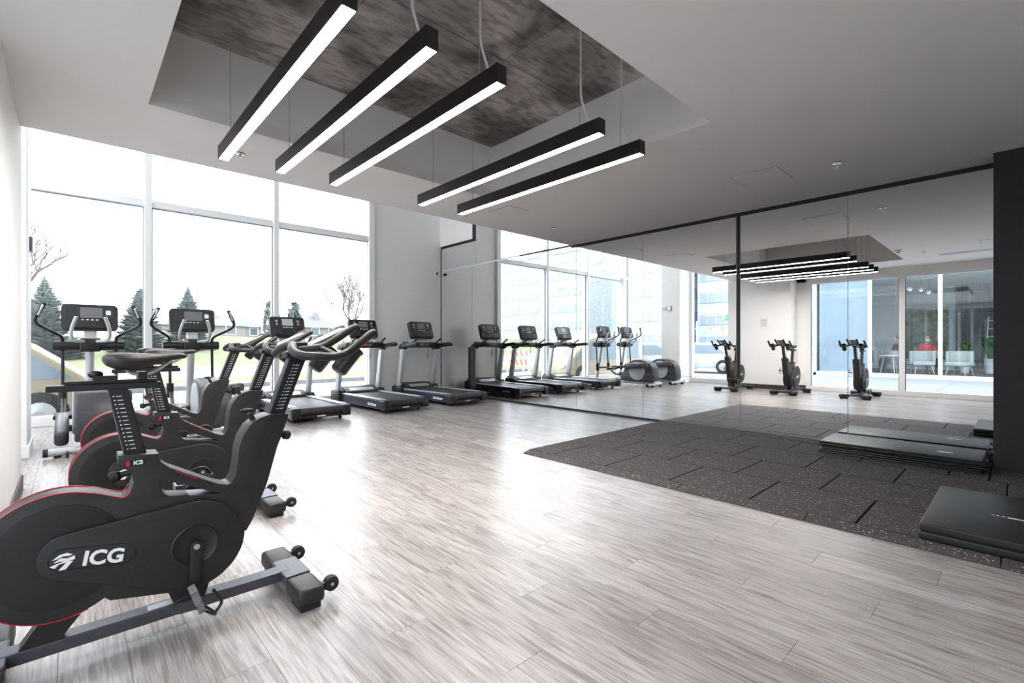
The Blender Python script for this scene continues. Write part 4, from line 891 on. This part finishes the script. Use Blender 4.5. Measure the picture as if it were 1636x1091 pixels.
def house(label, x, y, w, d, h, rh, rz=0., chim=True, grp=None):
    z0 = hill(x, y)-.2; t = thing('house', label, 'house', (x, y, z0), rz)
    MB().bx(-w/2, w/2, -d/2, d/2, 0, h).build('walls', 'house_wall', t)
    MB().add([(-w/2-.4, -d/2-.4, h), (w/2+.4, -d/2-.4, h), (w/2+.4, d/2+.4, h), (-w/2-.4, d/2+.4, h), (-w*.22, 0, h+rh), (w*.22, 0, h+rh)], [(0, 1, 5, 4), (1, 2, 5), (2, 3, 4, 5), (3, 0, 4), (3, 2, 1, 0)]).build('roof', 'house_roof', t)
    if chim: MB().bx(w*.10, w*.18, -d*.2, -d*.05, h, h+rh*1.25).build('chimney', 'house_wall', t)
    for i in range(3):
        xx = -w*.32+i*w*.32; f_ = MB().bx(xx-.7, xx+.7, -d/2-.06, -d/2, .9, 2.3).build('window', 'white_frame', t); MB().bx(xx-.6, xx+.6, -d/2-.08, -d/2-.06, 1.0, 2.2).build('window_pane', 'dark_pane', f_)
house('grey house roof at the left behind the spruces', 14, 84, 10, 9, 2.2, 1.9); house('grey house with a chimney behind the middle of the window', 31, 88, 9, 9, 2.3, 2.3); house('large grey house with a wide hipped roof right of the middle treadmill console', 50, 82, 15, 10, 2.2, 2.5)
house('small distant grey house at the right edge of the hill', 22.0, 99, 7, 8, 2.4, 2.2, 0, False)
def car(name, label, cat, loc, rz, paint, prof, glassprof, W, wheels, wr=.33):
    t = thing(name, label, cat, loc, rz)
    MB().prism(prof, -W/2, W/2, 'y').build('body', paint, t, bevel=.07, seg=3, smooth=50)
    for s in (-1, 1):
        for gp in glassprof: MB().prism(gp, min(s*(W/2-.01), s*(W/2+.006)), max(s*(W/2-.01), s*(W/2+.006)), 'y').build('side_window', 'car_glass', t)
        for wx in wheels:
            w = MB().lathe([(wr*.6, -.1), (wr*.95, -.1), (wr, -.05), (wr, .05), (wr*.95, .1), (wr*.6, .1)], c=(wx, s*(W/2-.06), wr), n=20, rot=Matrix.Rotation(R(90), 3, 'X')).build('wheel', 'tyre', t, smooth=40)
            MB().lathe([(wr*.55, -.11), (wr*.2, -.125)], c=(wx, s*(W/2-.06), wr), n=14, rot=Matrix.Rotation(R(90 if s > 0 else -90), 3, 'X')).build('hubcap', 'steel', w)
    x1 = prof[0][0]
    for s in (-1, 1): MB().ball((max(p[0] for p in prof)-.02, s*W*.36, .68), (.06, .14, .09)).build('headlight', 'white_print', t, smooth=60)
    return t
vprof = [(-2.4, .25), (2.0, .25), (2.1, .45), (2.05, .68), (1.92, .84), (1.25, 1.38), (.9, 1.58), (.4, 1.72), (-.8, 1.78), (-2.3, 1.70), (-2.42, .9)]
car('minivan', 'beige minivan parked outside the window at the left', 'van', (-1.70, 10.85, GZ), 0, 'van_beige', vprof, [[(1.20, .86), (1.70, .88), (1.20, 1.28)], [(.25, .84), (1.12, .86), (1.10, 1.34), (.82, 1.48), (.25, 1.58)], [(-.85, .84), (.15, .84), (.15, 1.58), (-.85, 1.62)], [(-2.1, .86), (-.95, .84), (-.95, 1.62), (-2.05, 1.58)]], 1.75, (-1.55, 1.35), .34)
sprof = [(-2.2, .25), (2.2, .25), (2.25, .50), (2.15, .75), (1.15, .90), (.45, 1.38), (-.1, 1.45), (-1.0, 1.42), (-1.75, .98), (-2.2, .90), (-2.28, .6)]
sgl = [[(-.05, .92), (.95, .92), (.42, 1.30), (-.05, 1.36)], [(-1.5, .95), (-.13, .92), (-.13, 1.36), (-.95, 1.34)]]
car('parked_car', 'white sedan by the verge, reflected beside the tall treadmill', 'car', (-11.5, 20.5, GZ), R(25), 'car_white', sprof, sgl, 1.75, (-1.4, 1.4)); car('parked_car', 'silver sedan parked close to the side window, reflected between the ellipticals', 'car', (-6.2, 11.4, GZ), R(75), 'car_silver', sprof, sgl, 1.75, (-1.4, 1.4))
car('parked_car', 'white sedan on the street, reflected above the middle bike', 'car', (-10.5, 10.9, GZ), R(80), 'car_white', sprof, sgl, 1.75, (-1.4, 1.4)); car('parked_car', 'silver sedan farther along the street, reflected above the farthest bike', 'car', (-15.5, 15.5, GZ), R(80), 'car_silver', sprof, sgl, 1.75, (-1.4, 1.4))

# ------------------------------------------------------------ outside: side street and offices (seen in the mirror)
struct(MB().bx(-140, -30, -30, 120, GZ-.3, GZ-.03).build('ground_side_street', 'road_grey')); struct(MB().bx(-30, -7.6, 5.2, 8.9, GZ-.31, GZ-.012).build('ground_side_yard', 'sidewalk'))
for k, (a, c_) in enumerate(((-30, -20), (-20, -9))): pass
struct(MB().bx(-60, -30, 17.3, 40, GZ-.2, GZ+.05).build('ground_side_verge', 'lawn'))
def office(name, label, x1, y0, y1, h, floors, depth, bands=True, base='facade_white', bays=14):
    t = thing(name, label, 'building', (x1, (y0+y1)/2, GZ)); L = (y1-y0)/2
    MB().bx(-depth, 0, -L, L, 0, h).build('walls', base, t); MB().bx(-depth-.2, .25, -L-.2, L+.2, h, h+.5).build('parapet', 'facade_white', t)
    fh = h/floors
    if bands:
        for k in range(floors):
            z = k*fh+fh*.38; b_ = MB().bx(.02, .10, -L+.3, L-.3, z, z+fh*.46).build('window_band', 'facade_glass', t)
            for i in range(bays+1):
                yy = -L+.3+(2*L-.6)*i/bays; MB().bx(.08, .16, yy-.06, yy+.06, z, z+fh*.46).build('band_mullion', 'facade_white', b_)
        for k in range(floors):
            z = k*fh+fh*.38; MB().bx(-depth+.3, -.3, -L-.10, -L-.02, z, z+fh*.46).build('window_band', 'facade_glass', t)
    return t
office('office_block', 'long pale office block with horizontal window bands, reflected behind the treadmills', -50, 47.5, 86, 17, 6, 20, True, 'facade_white', 22)
tw = office('stair_tower', 'speckled grey blank tower with a round white sign, reflected right of the office block', -45, 40.3, 44.2, 27, 8, 14, False, 'facade_dark')
MB().bx(.0, .08, -1.9-1.2, -1.95, 0, 26).build('glass_strip', 'facade_glass', tw); sg = MB().lathe([(1.0, 0), (1.0, .15)], c=(.02, .6, 14.2), n=28, rot=Matrix.Rotation(R(90), 3, 'Y')).build('round_sign', 'white_print', tw)
MB().bx(.05, .15, -.9, -.1, 12.1, 12.5).build('sign_panel', 'white_print', tw)
office('apartment_block', 'white apartment block with blue windows, reflected left of the column', -40, 28.6, 34.2, 24, 8, 12, True, 'facade_white', 4); office('banded_block', 'pale banded block reflected beyond the column', -46, 21.0, 28.0, 19, 7, 14, True, 'facade_white', 6)
office('low_block', 'low pale block far along the side street, reflected above the farthest bike', -58, 4, 20.5, 9, 3, 12, True, 'facade_white', 10)
def street_lamp(label, x, y, h, arms, rz):
    t = thing('street_lamp', label, 'street lamp', (x, y, GZ), rz, 'street lamps along the side street')
    MB().tube([(0, 0, 0), (0, 0, h)], [.16, .09], 10).build('pole', 'pole_grey', t, smooth=60); MB().lathe([(.28, 0), (.26, .5), (.17, .6)], n=12).build('base', 'pole_grey', t)
    for s in arms:
        MB().tube(smooth_path([(0, 0, h-.2), (0, s*1.6, h+.7), (0, s*3.4, h+1.2), (0, s*4.6, h+1.2)], 5), .06, 8).build('arm', 'pole_grey', t, smooth=60); MB().box((0, s*4.9, h+1.18), (.3, .8, .14)).build('lantern', 'pole_grey', t, bevel=.04)
street_lamp('double armed street lamp before the office block', -38.5, 41.2, 8.2, (-1, 1), R(20)); street_lamp('farther double armed street lamp behind the first one', -44, 55, 6.2, (-1, 1), R(10))
t = thing('traffic_signal', 'traffic signal mast with long arm over the side street', 'traffic signal', (-9.0, 6.6, GZ))
MB().tube([(0, 0, 0), (0, 0, 3.2)], [.11, .08], 10).build('pole', 'pole_grey', t, smooth=60); MB().tube([(0, 0, 2.65), (0, 3.2, 2.62)], .045, 8).build('arm', 'pole_grey', t, smooth=60)
hd = MB().bx(-.14, .14, 1.25, 2.35, 2.42, 2.72).build('signal_head', 'pole_grey', t, bevel=.05, seg=3, smooth=40)
for k in range(3): MB().lathe([(.10, 0), (.10, .06)], c=(.14, 1.45+k*.34, 2.57), n=14, rot=Matrix.Rotation(R(90), 3, 'Y')).build('lens', ('sign_red', 'van_beige', 'sign_green')[k], hd)
def sign_post(label, x, y, h, txt):
    t = thing('street_sign', label, 'street sign', (x, y, GZ), 0, 'street signs along the side street'); MB().tube([(0, 0, 0), (0, 0, h+.5)], .05, 8).build('pole', 'pole_grey', t)
    MB().tube([(0, -1.9, h), (0, 1.9, h)], .03, 8).build('arm', 'pole_grey', t)
    for s in (-1, 1): bl = MB().bx(.0, .05, s*1.35-.42, s*1.35+.42, h-.12, h+.12).build('sign_blade', 'sign_red', t); MB().bx(.05, .056, s*1.35-.33, s*1.35+.33, h-.08, h+.08).build('print_strip', 'white_print', bl)
sign_post('street sign post with two red blades by the parked cars', -18.5, 14.8, 2.4, ''); sign_post('street sign post with two red blades before the office block', -19.0, 26.0, 2.9, '')
t = thing('barricade', 'red and white striped barricade outside, reflected beside the white wall', 'barricade', (-2.4, 15.2, GZ))
for s in (-1, 1): MB().tube([(s*.5, -.2, 0), (s*.45, 0, 1.1), (s*.5, .2, 0)], .03, 8).build('leg', 'white_print', t)
for k in range(2):
    bd = MB().bx(-.6, .6, -.05, -.01, .45+k*.4, .70+k*.4).build('board', 'white_print', t)
    for i in range(4): x0 = -.58+i*.3; MB().prism([(x0, .45+k*.4), (x0+.15, .45+k*.4), (x0+.25, .70+k*.4), (x0+.10, .70+k*.4)], -.056, -.05, 'y').build('stripe', 'sign_red', bd)
